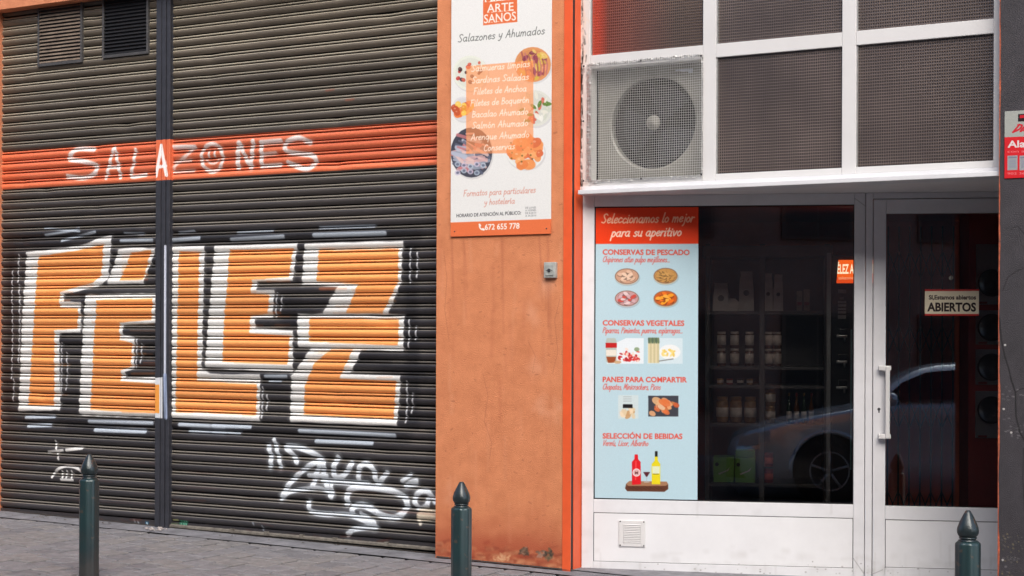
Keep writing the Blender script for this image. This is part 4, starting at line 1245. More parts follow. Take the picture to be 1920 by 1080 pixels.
# ------------------------------------------------------------------ recessed shop front (turned plane)
def glass(name, tint=(1, 1, 1), refl=1.0):
    m = bpy.data.materials.new(name); m.use_nodes = True
    nt = m.node_tree; N = nt.nodes; L = nt.links
    for n in list(N): N.remove(n)
    out = N.new("ShaderNodeOutputMaterial"); mx = N.new("ShaderNodeMixShader")
    tr = N.new("ShaderNodeBsdfTransparent"); tr.inputs[0].default_value = (*tint, 1)
    gl = N.new("ShaderNodeBsdfGlossy"); gl.inputs["Roughness"].default_value = 0.0; gl.inputs[0].default_value = (refl, refl, refl, 1)
    fr = N.new("ShaderNodeFresnel"); fr.inputs[0].default_value = 1.78
    L.new(fr.outputs[0], mx.inputs[0]); L.new(tr.outputs[0], mx.inputs[1]); L.new(gl.outputs[0], mx.inputs[2]); L.new(mx.outputs[0], out.inputs[0])
    return m
M['glass'] = glass("shop_glass", (.81, .81, .80), 1.0)
# the white paint carries scuffs, drip marks and splashes near the pavement
cw = Canvas(F1, 0, -.02, 2.9, -.12, 2.35, 330)
rw_ = np.random.RandomState(31)
for k in range(170):
    px, py = rw_.uniform(1092, 1900), rw_.uniform(380, 1075)
    if k % 2: py = 1072 - abs(rw_.normal(0, 22))
    if k % 5 == 0: px = rw_.choice([1095, 1112, 1604, 1619, 1627, 1640, 1655]) + rw_.normal(0, 1.5)
    if k % 3 == 0: cw.stroke([(px, py), (px + rw_.uniform(-1, 1), py + rw_.uniform(8, 50))], rw_.uniform(1, 4), (150, 146, 138), rw_.uniform(.05, .22), 4)
    else: cw.stroke([(px, py), (px + rw_.uniform(-22, 22), py + rw_.uniform(-3, 3))], rw_.uniform(2, 12), (158, 154, 146), rw_.uniform(.04, .16), 8)
for k in range(60):
    px = rw_.uniform(1092, 1900); cw.ell(px, 1076 - abs(rw_.normal(0, 10)), rw_.uniform(.8, 2.2), rw_.uniform(.8, 1.6), (96, 90, 84), rw_.uniform(.2, .6))
for a_, b_ in (((1600, 1047), (1620, 1076)), ((1636, 1076), (1655, 1068)), ((1603, 372), (1622, 386))): cw.stroke([a_, b_], 1.0, (110, 108, 108), .7, 1)
M['white_paint'] = overlay_mat("white_painted_frame", cw, (.70, .71, .73), .42, .10, 4, .03, 40)
M['white_panel'] = overlay_mat("white_painted_panel", cw, (.74, .75, .765), .40, .06, 3, .02, 30)
def X(px, d=0.0): return F1.s(px, d, 700)
def Z1(px, py, d=0.0): return F1.z(px, py, d)
z_soff = z_sill_b + .002
zg_t = (Z1(1113, 387) + Z1(1600, 383.5)) / 2
zg_b = (Z1(1113, 937) + Z1(1600, 945)) / 2
zl_pt = (Z1(1113, 961) + Z1(1600, 971.5)) / 2
zl_pb = Z1(1600, 1066) 
g0 = ground_z(0)
FD = .07
shop = thing("shop_front", "white framed shop front with large dark display window and base panel", "shop front", F1, (0, 0, 0))
a0, a1, a2, a3 = X(1091.5), X(1113.5), X(1601), X(1621.5)
zb = -.12
part("stile", MB().box(a0, a1, 0, FD, zb, z_soff - .001, b=.004), M['white_paint'], shop)
part("stile", MB().box(a2, a3, 0, FD, zb, z_soff - .001, b=.004), M['white_paint'], shop)
part("rail", MB().box(a1 + .0006, a2 - .0006, .0015, FD, zg_t, z_soff - .001, b=.003), M['white_paint'], shop)
part("rail", MB().box(a1 + .0006, a2 - .0006, .0015, FD, zl_pt, zg_b, b=.003), M['white_paint'], shop)
part("rail", MB().box(a1 + .0006, a2 - .0006, .0015, FD, zb, zl_pb, b=.003), M['white_paint'], shop)
part("base_panel", MB().box(a1 + .004, a2 - .004, .005, .04, zl_pb + .003, zl_pt - .004, b=.002), M['white_panel'], shop)
part("gasket", MB().box(a1 - .001, a2 + .001, .012, .03, zl_pb - .001, zl_pt + .001), M['seam'], shop)
# black rubber gasket round the display glass
gg = .0075
for bx in ((a1, a1 + gg, zg_b, zg_t), (a2 - gg * .6, a2, zg_b, zg_t), (a1 + gg, a2 - gg * .6, zg_b, zg_b + gg * .8), (a1 + gg, a2 - gg * .6, zg_t - gg * .8, zg_t)):
    part("gasket", MB().box(bx[0] + .0003, bx[1] - .0003, .010, .030, bx[2] + .0003, bx[3] - .0003), M['black'], shop)
GD = .030
TILT = math.radians(.9)
def pane(s0, s1, z0, z1, parent, d=GD):
    mb = MB()
    zc = (z0 + z1) / 2
    def dd(z): return d + (z - zc) * math.tan(TILT)
    vs = [(s0, dd(z0), z0), (s1, dd(z0), z0), (s1, dd(z1), z1), (s0, dd(z1), z1), (s0, dd(z0) + .006, z0), (s1, dd(z0) + .006, z0), (s1, dd(z1) + .006, z1), (s0, dd(z1) + .006, z1)]
    mb.add(vs, [(0, 1, 2, 3), (5, 4, 7, 6), (0, 4, 5, 1), (3, 2, 6, 7), (0, 3, 7, 4), (1, 5, 6, 2)])
    return part("glass_pane", mb, M['glass'], parent)
pane(a1, a2, zg_b, zg_t, shop)
# joint line between the window unit and the door frame, then the door frame
a3b, a4, a5 = X(1622.5), X(1636), X(1660.5)
part("frame_post", MB().box(a3b, a4 - .001, -.004, FD, zb, z_soff - .001, b=.004), M['white_paint'], shop)
zd_t = Z1(1750, 373)
part("frame_head", MB().box(a4 + .0005, X(2020), -.003, FD, zd_t + .004, z_soff - .001, b=.004), M['white_paint'], shop)
dg_t = (Z1(1660, 400) + Z1(1870, 398.5)) / 2; dg_b = (Z1(1660, 949) + Z1(1870, 952.5)) / 2
dp_t = (Z1(1660, 974) + Z1(1870, 978)) / 2; dp_b = (Z1(1660, 1064.5) + Z1(1870, 1069)) / 2
a6 = X(1968)
door = part("door", MB().box(a4 + .003, a5, -.008, FD - .01, zb + .03, zd_t, b=.004).box(a6, X(1992), -.008, FD - .01, zb + .03, zd_t, b=.004)
            .box(a5 + .0005, a6 - .0005, -.0065, FD - .01, dg_t, zd_t, b=.003).box(a5 + .0005, a6 - .0005, -.0065, FD - .01, dp_t, dg_b, b=.003)
            .box(a5 + .0005, a6 - .0005, -.0065, FD - .01, zb + .03, dp_b, b=.003), M['white_paint'], shop, "white glazed door with a long pull handle")
part("kick_panel", MB().box(a5 + .004, a6 - .004, -.001, .03, dp_b + .003, dp_t - .004, b=.002), M['white_panel'], door)
part("gasket", MB().box(a5 - .001, a6 + .001, .004, .02, dp_b - .001, dp_t + .001), M['seam'], door)
pane(a5, a6, dg_b, dg_t, door, .024)
# handle: bar on two brackets
hz0, hz1 = Z1(1665, 815, -.06), Z1(1665, 694, -.06)
hs = X(1664.5, -.06)
mb = MB().box(hs - .013, hs + .013, -.072, -.050, hz0 - .022, hz1 + .022, b=.005)
part("handle", mb, M['white_pvc'], door)
for z in (hz0 - .012, hz1 + .012):
    part("handle_bracket", MB().box(X(1646.5), hs + .020, -.062, -.040, z - .014, z + .014, b=.004).box(X(1646.5), X(1656), -.05, -.008, z - .013, z + .013, b=.004), M['white_pvc'], door)
kx, kz = X(1648), Z1(1648, 767)
part("keyhole", MB().lathe([(.009, -.008), (.0085, -.0105), (.006, -.011)], 14, kx, 0, kz, axis='Y').box(kx - .004, kx + .004, -.0105, -.008, kz - .022, kz, b=.001), M['seam'], door)

# ventilation grille in the base panel
v0, v1 = X(1161.5), X(1211); vz0, vz1 = Z1(1186, 1025), Z1(1186, 976)
vg = part("vent_grille", MB().box(v0, v0 + .028, -.004, .006, vz0, vz1, b=.003).box(v1 - .028, v1, -.004, .006, vz0, vz1, b=.003)
          .box(v0 + .0275, v1 - .0275, -.0035, .006, vz1 - .022, vz1, b=.003).box(v0 + .0275, v1 - .0275, -.0035, .006, vz0, vz0 + .026, b=.003)
          .box(v0 + .02, v1 - .02, .001, .0055, vz0 + .02, vz1 - .02), M['white_pvc'], shop)
for k in range(11):
    z = vz0 + .029 + (vz1 - vz0 - .055) * k / 10
    mb = MB().add([(v0 + .028, -.008, z - .002), (v1 - .028, -.008, z - .002), (v1 - .028, -.001, z + .006), (v0 + .028, -.001, z + .006), (v0 + .028, -.006, z - .0035), (v1 - .028, -.006, z - .0035), (v1 - .028, .0015, z + .0045), (v0 + .028, .0015, z + .0045)],
                  [(0, 1, 2, 3), (4, 7, 6, 5), (0, 4, 5, 1), (3, 2, 6, 7), (0, 3, 7, 4), (1, 5, 6, 2)])
    part("blade", mb, M['white_pvc'], vg)
    part("slot", MB().box(v0 + .03, v1 - .03, .0002, .0008, z - .0045, z - .0005), M['seam'], vg)
for a in (v0 + .009, v1 - .009):
    for z in (vz0 + .008, vz1 - .007):
        part("screw", MB().lathe([(.0045, -.004), (.004, -.006), (.0, -.007)], 10, a, 0, z, axis='Y'), M['seam'], vg)
# soffit slab over the recess
P = [F0.w(s_rev + .001, .14, 0), F0.w(3.2, .14, 0), F0.w(3.2, 2.2, 0), F1.w(-.02, .10, 0), F1.w(-.02, 0, 0)]
q = [bld_l for bld_l in [F0.local(p) for p in P]]
mb = MB()
n_ = len(q)
mb.add([(x, y, z_soff) for x, y, _ in q] + [(x, y, z_soff + .025) for x, y, _ in q], [tuple(range(n_)), tuple(range(2 * n_ - 1, n_ - 1, -1))] + [(i, (i + 1) % n_, (i + 1) % n_ + n_, i + n_) for i in range(n_)])
part("soffit", mb, M['white_soffit'], bld)

# ------------------------------------------------------------------ poster inside the display window edge
PD = .0100
ps0, ps1 = X(1116.2, PD), X(1308.5, PD)
pz0, pz1 = zg_b + .008, zg_t - .008
cp = Canvas(F1, PD, ps0, ps1, pz0, pz1, 620, bg=(178, 206, 216))
cp.poly([(1100, 380), (1320, 380), (1320, 457), (1100, 457.5)], (232, 62, 18))
cp.hand("Seleccionamos lo mejor", 1128, 418.5, 1300, 416, 17, 2.3, (250, 190, 160), 1, .25, .03)
cp.hand("para su aperitivo", 1146, 443.5, 1277, 442, 16.5, 2.4, (250, 214, 196), 1, .25, .03)
RED = (214, 78, 62)
for t, x0, y, x1 in (("CONSERVAS DE PESCADO", 1130, 477.8, 1293), ("CONSERVAS VEGETALES", 1130, 610.5, 1283), ("PANES PARA COMPARTIR", 1130, 716.5, 1288), ("SELECCIÓN DE BEBIDAS", 1130, 822.5, 1279.5)):
    cp.text(t, x0, y - .5, x1, y + .3, 9.6, RED, .028)
for t, x0, y, x1 in (("Chipirones atún pulpo mejillones...", 1130, 491.5, 1256), ("Piparras, Pimientos, puerros, espárragos...", 1130, 624.5, 1280), ("Chapatas, Minicrackers, Picos", 1130, 730.5, 1238), ("Vermú, Licor, Albariño", 1130, 836, 1215)):
    cp.hand(t, x0, y - .4, x1, y, 10.5, 1.15, (208, 92, 84), .95, .3, .03)
def dish(cx, cy, rim, cols, seed, n=14):
    r_ = np.random.RandomState(seed)
    cp.ell(cx + 1, cy + 3, 24, 15.5, (140, 160, 168), .5)
    cp.ell(cx, cy + .8, 23, 15.6, rim); cp.ell(cx, cy, 22.5, 14.8, (128, 100, 84)); cp.ell(cx, cy, 21, 13.4, cols[0])
    for k in range(n):
        a = 2 * math.pi * k / n + r_.uniform(-.2, .2); q_ = .62 if k % 2 else .3
        x, y = cx + 21 * q_ * math.cos(a), cy + 13.4 * q_ * math.sin(a)
        cp.ell(x, y + .7, 6.4, 3.6, tuple(int(c * .55) for c in cols[0]), .7, r_.uniform(-.7, .7))
        cp.ell(x, y, 6.0, 3.2, cols[1 + k % (len(cols) - 1)], .95, r_.uniform(-.7, .7))
dish(1175.5, 518, (196, 190, 176), [(196, 154, 128), (230, 200, 176), (220, 184, 158)], 1, 9)
dish(1248, 517, (200, 186, 150), [(190, 140, 78), (206, 158, 92), (196, 148, 84)], 2, 22)
dish(1175.5, 559.5, (190, 186, 190), [(190, 150, 150), (226, 204, 204), (206, 170, 176), (200, 76, 66)], 3, 12)
dish(1248, 559.5, (190, 170, 140), [(196, 92, 34), (240, 158, 44), (232, 116, 36), (244, 176, 70)], 4, 10)
# jar and peppers
cp.poly([(1174, 634), (1207, 634), (1207, 682), (1138, 682), (1138, 650)], (224, 232, 236), .9)
cp.poly([(1136, 640), (1138, 634), (1154, 634), (1156, 640), (1156, 678), (1150, 681), (1140, 681), (1136, 677)], (176, 186, 178))
cp.poly([(1135.5, 643), (1156.5, 643), (1156.5, 652), (1135.5, 652)], (186, 34, 34)); cp.poly([(1136.5, 656), (1155.5, 656), (1155.5, 667), (1136.5, 667)], (222, 218, 206)); cp.poly([(1137, 669), (1155, 669), (1153, 680), (1140, 680)], (150, 74, 40))
r_ = np.random.RandomState(4)
for k in range(40):
    cp.ell(r_.uniform(1160, 1198), 676 - abs(r_.normal(0, 8)), r_.uniform(2, 4.5), r_.uniform(1.5, 2.6), [(198, 40, 44), (222, 84, 70), (170, 30, 36), (232, 214, 200)][k % 4], .9, r_.uniform(0, 3))
cp.ell(1194, 655, 5, 4, (120, 146, 104), .8); cp.ell(1158, 679, 7, 3, (196, 160, 120), .9)
# asparagus
cp.poly([(1214, 634), (1280, 634), (1280, 682), (1214, 682)], (206, 222, 228), .9)
for k in range(6):
    x_ = 1217 + k * 3.4
    cp.stroke([(x_, 642), (x_, 679)], 3.6, [(214, 204, 166), (196, 186, 146)][k % 2], 1, 1); cp.stroke([(x_, 635), (x_ + .5, 642)], 4, [(84, 104, 84), (110, 126, 92)][k % 2], 1, 1)
cp.ell(1256, 660, 20, 14, (228, 232, 232)); 
for k in range(16): cp.ell(1253 + r_.uniform(-11, 11), 661 + r_.uniform(-6, 5), 4, 2, [(226, 196, 96), (236, 214, 130)][k % 2], .9, r_.uniform(0, 3))
cp.stroke([(1236, 677), (1262, 673)], 1.6, (90, 90, 84), .8, 1)
# breads
cp.poly([(1159, 741), (1197, 741), (1197, 785), (1159, 785)], (196, 212, 214), 1)
for y_ in (744, 748, 752): cp.stroke([(1169, y_), (1184, y_)], .8, (130, 140, 142), .8, .6)
for k in range(16): cp.ell(1178 + r_.uniform(-13, 13), 775 + r_.uniform(-8, 7), 6, 3.4, [(214, 196, 160), (226, 208, 178), (190, 150, 104)][k % 3], .9, r_.uniform(0, 3))
cp.poly([(1168, 758), (1186, 758), (1186, 765), (1168, 765)], (24, 24, 26))
cp.poly([(1215.5, 742), (1272, 742), (1272, 781), (1215.5, 781)], (62, 64, 72))
for k in range(34): cp.ell(1243 + r_.normal(0, 9), 760 + r_.normal(0, 5.5), r_.uniform(4, 8), r_.uniform(3, 5), [(206, 128, 74), (226, 168, 120), (190, 86, 48), (216, 190, 160), (214, 110, 62)][k % 5], .85, .5)
cp.ell(1232, 752, 10, 7, (214, 170, 124), .9, .5); cp.ell(1246, 755, 12, 6, (214, 112, 60), .85, .4)
# bottles, glass, board
cp.poly([(1174, 907), (1180, 902), (1250, 903), (1253, 908), (1253, 917), (1246, 922), (1176, 921), (1172, 916)], (94, 56, 40)); cp.poly([(1174, 907), (1180, 902), (1250, 903), (1253, 908), (1248, 911), (1178, 911)], (160, 118, 88))
for k in range(8): cp.stroke([(1178 + k * 8, 913), (1188 + k * 8, 918)], 1.2, (60, 34, 26), .6, 1)
cp.poly([(1190, 852), (1196, 852), (1196.5, 861), (1201, 866), (1202, 908), (1185, 909), (1185, 866), (1189.5, 861)], (212, 26, 36))
cp.poly([(1191, 864), (1194, 864), (1193, 900), (1190, 900)], (240, 96, 92), .6); cp.ell(1193.5, 886, 7.5, 7.5, (222, 226, 226)); cp.ell(1193.5, 886, 6, 6, (196, 60, 60), .35)
cp.text("M", 1191, 889, 1196, 889, 5, (80, 30, 30), .01)
cp.poly([(1228, 855), (1233, 855), (1233.5, 864), (1238, 870), (1238, 908), (1222, 908), (1222, 870), (1227.5, 864)], (222, 206, 30)); cp.poly([(1228, 846), (1233, 846), (1233, 856), (1228, 856)], (26, 26, 26))
cp.poly([(1223, 874), (1237, 874), (1237, 888), (1223, 888)], (214, 224, 190)); cp.stroke([(1225, 889), (1235, 889)], 1, (60, 60, 40), .8, .7)
cp.poly([(1206, 885), (1219, 885), (1213.5, 894), (1211.5, 894)], (84, 34, 44)); cp.stroke([(1212.5, 894), (1212.5, 903)], 1.2, (170, 176, 180), .9, .8); cp.stroke([(1208, 904), (1217, 904)], 1.2, (190, 190, 190), .9, .8)
cp.blur(2); cp.speckle(.018)
M['poster'] = print_mat("window_poster_print", cp, .30, .5)
top("window_poster", MB().box(ps0, ps1, PD - .0012, PD, pz0, pz1), M['poster'], F1, (ps0, PD, pz0),
    "pale blue window poster of tinned fish, vegetables, breads and drinks with orange heading", "poster")

# open sign on the door glass
sd = -.0015
o0, o1 = X(1733.5, sd), X(1835, sd); oz0, oz1 = Z1(1784, 592, sd), Z1(1784, 542.5, sd)
co_ = Canvas(F1, sd, o0, o1, oz0, oz1, 900, bg=(240, 230, 200))
co_.poly([(1730, 540), (1840, 540), (1840, 545.5), (1730, 545.8)], (196, 40, 36)); co_.poly([(1730, 588.6), (1840, 588.9), (1840, 600), (1730, 600)], (196, 40, 36))
co_.text("Sí,Estamos abiertos", 1741.5, 561.3, 1830, 561.3, 7.8, (50, 30, 26), .03)
co_.text("ABIERTOS", 1738.5, 583.2, 1830, 583.5, 15.5, (40, 24, 20), .035)
M['open_sign'] = print_mat("open_sign_print", co_, .4, .4)
top("open_sign", MB().box(o0, o1, sd, sd + .002, oz0, oz1, b=.0008), M['open_sign'], F1, (o0, sd, oz0), "cream and red ABIERTOS sign hanging on the door glass", "sign")
s_, z_ = F1.hit(1783, 521, .002)
top("suction_hook", MB().lathe([(.013, .001), (.012, -.004), (.004, -.007), (.003, -.014), (.0, -.015)], 16, s_, 0, z_, axis='Y'), mat("cloudy_plastic", (.5, .48, .42), .3), F1, (s_, .001, z_),
    "small round clear suction hook on the door glass above the open sign", "hook")

# ------------------------------------------------------------------ right hand black pillar and its alarm plate
RP_D = -.0
rp0 = F0.s(1873.5, RP_D)
cr = Canvas(F0, RP_D, rp0, rp0 + .5, -.1, 4.2, 420)
CR = (14, 13, 15)
for pts, w in (([(1874, 598), (1878, 640), (1884, 668), (1891, 690), (1896, 712), (1904, 736), (1905, 780), (1912, 810), (1921, 826)], 2.2), ([(1904, 736), (1912, 730), (1922, 728)], 1.4), ([(1880, 545), (1890, 520), (1906, 508), (1922, 502)], 1.2), ([(1919, 840), (1918, 900), (1921, 960)], 1.2), ([(1895, 430), (1908, 424), (1922, 440)], 1.0)):
    cr.stroke(pts, w, CR, .95, 1.2, smooth=False)
r_ = np.random.RandomState(21)
for k in range(60):
    x_, y_ = r_.uniform(1876, 1930), r_.choice([740, 800, 806, 1010, 1050]) + r_.normal(0, 8)
    cr.stroke([(x_, y_), (x_ + r_.uniform(0, 4), y_ + r_.uniform(-1, 1))], r_.uniform(1, 2.2), (120, 118, 120), r_.uniform(.15, .6), 1.2)
for p in ((1884.5, 647), (1882, 767), (1880, 1050), (1896, 811)): cr.ell(p[0], p[1], 2.2, 2, (190, 188, 184), .8)
for k in range(70):
    x_, y_ = r_.uniform(1876, 1930), r_.uniform(1000, 1090)
    cr.stroke([(x_, y_), (x_ + 1, y_ + 1)], r_.uniform(1, 2.4), [(130, 120, 84), (90, 86, 80)][k % 2], r_.uniform(.2, .6), 1)
M['black_wall'] = overlay_mat("black_painted_render", cr, (.040, .036, .042), .62, .35, 6, .4, 190, var2=(.030, .028, .032), spec=.45)
nb = thing("black_pillar", "black painted render pillar of the neighbouring building with a fine crack", "pillar", F0, (rp0, 0, ground_z(rp0)))
part("pillar_body", MB().box(rp0, rp0 + 3.0, RP_D, 1.6, -.4, z_top), M['black_wall'], nb)
mb = MB()
zs = np.linspace(-.1, 4.3, 150)
for i_ in range(len(zs) - 1):
    w0 = .001 + .004 * (math.sin(zs[i_] * 7.1) * .5 + math.sin(zs[i_] * 23) * .3 + .5) * (1.5 if .2 < zs[i_] < 1.6 else .8); w1 = .001 + .004 * (math.sin(zs[i_ + 1] * 7.1) * .5 + math.sin(zs[i_ + 1] * 23) * .3 + .5) * (1.5 if .2 < zs[i_ + 1] < 1.6 else .8)
    mb.add([(rp0 - .004, -.002, zs[i_]), (rp0 + w0, -.0025, zs[i_]), (rp0 + w1, -.0025, zs[i_ + 1]), (rp0 - .004, -.002, zs[i_ + 1]), (rp0 - .004, .05, zs[i_]), (rp0 - .004, .05, zs[i_ + 1])], [(0, 1, 2, 3), (0, 3, 5, 4)])
part("paint_edge", mb, mat("orange_paint_edge", (.52, .11, .045), .7, var=.6, scale=18, bump=.4, var2=(.10, .045, .03)), nb)
ad_ = -.006
q0, q1 = F0.s(1882, ad_), F0.s(1882, ad_) + .40; qz0, qz1 = F0.z(1900, 334, ad_), F0.z(1900, 208, ad_)
ca = Canvas(F0, ad_, q0, q1, qz0, qz1, 800, bg=(202, 32, 40))
ca.poly([(1870, 195), (2080, 175), (2080, 250), (1882, 257.5), (1870, 258)], (158, 162, 156))
ca.poly([(1909, 214), (1938, 212.5), (1938, 227), (1909, 228)], (34, 22, 26)); ca.poly([(1912, 216), (1936, 214.5), (1936, 220), (1912, 221.5)], (186, 24, 40))
ca.hand("Dir", 1898, 248, 1926, 244, 13, 2.6, (190, 36, 48), 1, .5, .02)
ca.text("Alarma", 1889, 276.5, 1962, 274.5, 12.5, (214, 206, 204), .03)
ca.text("con aviso", 1889, 286.5, 1945, 285, 5.2, (226, 130, 130), .0)
for k in range(3):
    x_ = 1889 + k * 22.5
    ca.poly([(x_, 292), (x_ + 19, 291), (x_ + 19, 318.5), (x_, 319.5)], (150, 152, 156)); ca.stroke([(x_ + 3, 295.5), (x_ + 16, 295)], 2, (96, 100, 120), .7, 1.5)
    for j in range(7): ca.stroke([(x_ + 4, 300 + j * 2.4), (x_ + 15, 299.6 + j * 2.4)], 1.4, [(120, 140, 140), (126, 118, 150)][j % 2], .6, 1)
ca.text("902 366 060", 1889, 327.5, 1950, 326.5, 4.2, (226, 140, 140), .0)
M['alarm'] = print_mat("alarm_plate_print", ca, .45, .35)
top("alarm_sign", MB().box(q0, q1, ad_, -.0005, qz0, qz1, b=.0015), M['alarm'], F0, (q0, 0, qz0), "red and grey alarm notice plate on the black pillar", "sign")

# ------------------------------------------------------------------ inside of the shop
def at(px, py, D):                                       # a point of the room seen at this spot, D metres ahead
    r = ray(px, py); return Vector((r.x * D, D, EYE + r.z * D))
def L1(px, py, D): return F1.local(at(px, py, D))
M['room_wall'] = mat("dark_red_brown_wall", (.75, .16, .10), .8, var=.3, scale=3)
M['room_floor'] = mat("dark_tile_floor", (.10, .085, .08), .5, var=.3, scale=8)
M['room_ceiling'] = mat("room_ceiling", (.60, .13, .08), .8)
top("shop_floor", MB().box(-.05, 3.6, .08, 1.7, -.2, -.03), M['room_floor'], F1, (0, .08, 0), kind='structure')
mb = MB().box(-.15, -.05, .075, 1.7, -.2, z_soff - .004).box(3.3, 3.4, .6, 1.7, -.2, z_soff - .004).box(-.15, 3.4, 1.7, 1.8, -.2, z_soff - .004)
top("shop_wall", mb, M['room_wall'], F1, (0, .08, 0), kind='structure')
top("shop_ceiling", MB().box(-.05, 3.3, .09, 1.7, z_soff - .06, z_soff - .005), M['room_ceiling'], F1, (0, .08, z_soff), kind='structure')

M['shelf'] = mat("charcoal_shelf_laminate", (.10, .092, .092), .45, var=.2, scale=10)
M['bag'] = mat("white_paper_bag", (.6, .54, .5), .7, var=.2, scale=12, bump=.4, bscale=20)
M['jar_glass'] = mat("jar_glass_dark", (.12, .06, .045), .15, var=.3, scale=20)
M['jar_glass_gold'] = mat("jar_preserve_gold", (.30, .16, .06), .2, var=.4, scale=30)
M['jar_label'] = mat("paper_label", (.6, .52, .46), .7, var=.2, scale=30)
M['gold_lid'] = mat("gold_lid", (.42, .24, .10), .35, metal=.5, var=.3, scale=60)
M['green_box'] = mat("green_carton", (.16, .34, .06), .6, var=.2, scale=12)
M['machine'] = mat("machine_black_enamel", (.028, .028, .030), .3)
M['red_tin'] = mat("red_tin", (.30, .035, .035), .45)
DS = 10.55                                                 # front of the shelves ahead of the camera
def sl(px): return L1(px, 600, DS)[0]
def zl(py): return L1(1400, py, DS)[2]
dS = L1(1400, 600, DS)[1]
s0, s1 = sl(1322), sl(1545)
unit = thing("shelf_unit", "tall charcoal shelf unit seen through the display window", "shelf", F1, (s0, dS, 0))
um = sl(1424)
for a, w in ((s0, .03), (um, .035), (s1, .035)):
    part("upright", MB().box(a, a + w, dS - .01, dS + .40, -.03, zl(458), b=.002), M['shelf'], unit)
part("back_panel", MB().box(s0, s1, dS + .401, dS + .42, -.03, zl(458)), M['shelf'], unit)
part("cornice", MB().box(s0 - .02, s1 + .05, dS - .03, dS + .42, zl(482), zl(461), b=.004), M['shelf'], unit)
SHV = {'a': 583, 'b': 640, 'c': 687, 'd': 794, 'e': 906}
for py in (583, 687, 722, 794, 906):
    part("shelf", MB().box(s0 + .031, s1 - .001, dS, dS + .40, zl(py) - .022, zl(py), b=.002), M['shelf'], unit)
def bag(px0, px1, py, yb, lab, lying=False):
    a, b2 = sl(px0), sl(px1); z0, z1 = zl(yb) + .001, zl(py)
    dp = .09; d0 = dS + .03; w = b2 - a; h = z1 - z0
    mb = MB()
    lv = [(0, 1, 1), (.55, .98, .98), (.78, .86, .75), (.9, .78, .35), (1, .80, .12)] if not lying else [(0, .8, 1), (.35, 1, 1), (.7, .95, .8), (1, .5, .4)]
    vs = []
    for t, wx, wy in lv:
        for (cx, cy) in ((-1, -1), (1, -1), (1, 1), (-1, 1)):
            vs.append(((a + b2) / 2 + cx * w / 2 * wx + RND.uniform(-.003, .003), d0 + dp / 2 + cy * dp / 2 * wy + RND.uniform(-.003, .003), z0 + h * t))
    fs = [(0, 1, 2, 3)]
    for i in range(len(lv) - 1):
        for k in range(4):
            fs.append((i * 4 + k, i * 4 + (k + 1) % 4, i * 4 + 4 + (k + 1) % 4, i * 4 + 4 + k))
    fs.append(tuple(len(vs) - 4 + k for k in range(4)))
    mb.add(vs, fs)
    t = thing("paper_bag", lab, "bag", F1, (a, dS, z0), "paper bags on the top shelf")
    part("sack", mb, M['bag'], t)
    if not lying:
        cx = (a + b2) / 2; cz = z0 + h * .45
        part("logo", MB().lathe([(w * .20, d0 - .003), (w * .20, d0 - .0015)], 16, cx, 0, cz, axis='Y'), M['shelf'], t)
bag(1336, 1366, 530, 583, "low white paper bag, leftmost on the top shelf")
bag(1385, 1413, 508, 583, "tallest white paper bag, right of the lying bag on the top shelf")
bag(1354, 1386, 559, 583, "white bag lying on its side between the low and tallest bags", True)
bag(1431, 1449, 512, 583, "upright paper bag just right of the middle shelf upright")
bag(1450, 1468, 514, 583, "rightmost upright paper bag with dark emblem on the top shelf")
def jar(px, py0, py1, wpx, glass_m, lid_m, lab, grp, labfrac=(.25, .7)):
    cx = sl(px); z0, z1 = zl(py1) + .001, zl(py0); r = (sl(px + wpx / 2) - sl(px - wpx / 2)) / 2
    h = z1 - z0; d = dS + .05 + r
    t = thing("jar", lab, "jar", F1, (cx, dS, z0), grp)
    part("glass_body", MB().lathe([(r * .85, 0), (r, .06 * h), (r, .78 * h), (r * .82, .86 * h)], 16, cx, d, z0), glass_m, t)
    part("lid", MB().lathe([(r * .88, .862 * h), (r * .9, .98 * h), (r * .86, h)], 16, cx, d, z0), lid_m, t)
    part("label", MB().lathe([(r * 1.012, labfrac[0] * h), (r * 1.012, labfrac[1] * h)], 16, cx, d, z0), M['jar_label'], t)
names = ["first", "second", "third", "fourth", "fifth"]
row_jx = (1352, 1377, 1405, 1441, 1457)
for k, px in enumerate(row_jx):
    jar(px, 654, 687, 17, M['jar_glass'], M['jar_label'], "white labelled dark jar on the middle shelf, %s from the left in the lower layer" % names[k], "dark jars on the middle shelf", (.15, .72))
    jar(px, 622, 654, 17, M['jar_glass'], M['jar_label'], "white labelled dark jar on the middle shelf, %s from the left in the upper layer" % names[k], "dark jars on the middle shelf", (.2, .8))
for k, px in enumerate((1354, 1380, 1407)):
    jar(px, 745, 794, 23, M['jar_glass_gold'], M['gold_lid'], "large gold lidded jar with cream label, %s from the left on the lower shelf" % names[k], "large jars on the lower shelf", (.22, .58))
for k, (px, y0, y1) in enumerate(((1445, 762, 794), (1445, 730, 762))):
    jar(px, y0, y1, 19, M['jar_glass_gold'], M['gold_lid'], ("small gold lidded jar on the lower shelf under another jar", "small gold lidded jar stacked on top of another jar")[k], "small stacked jars")
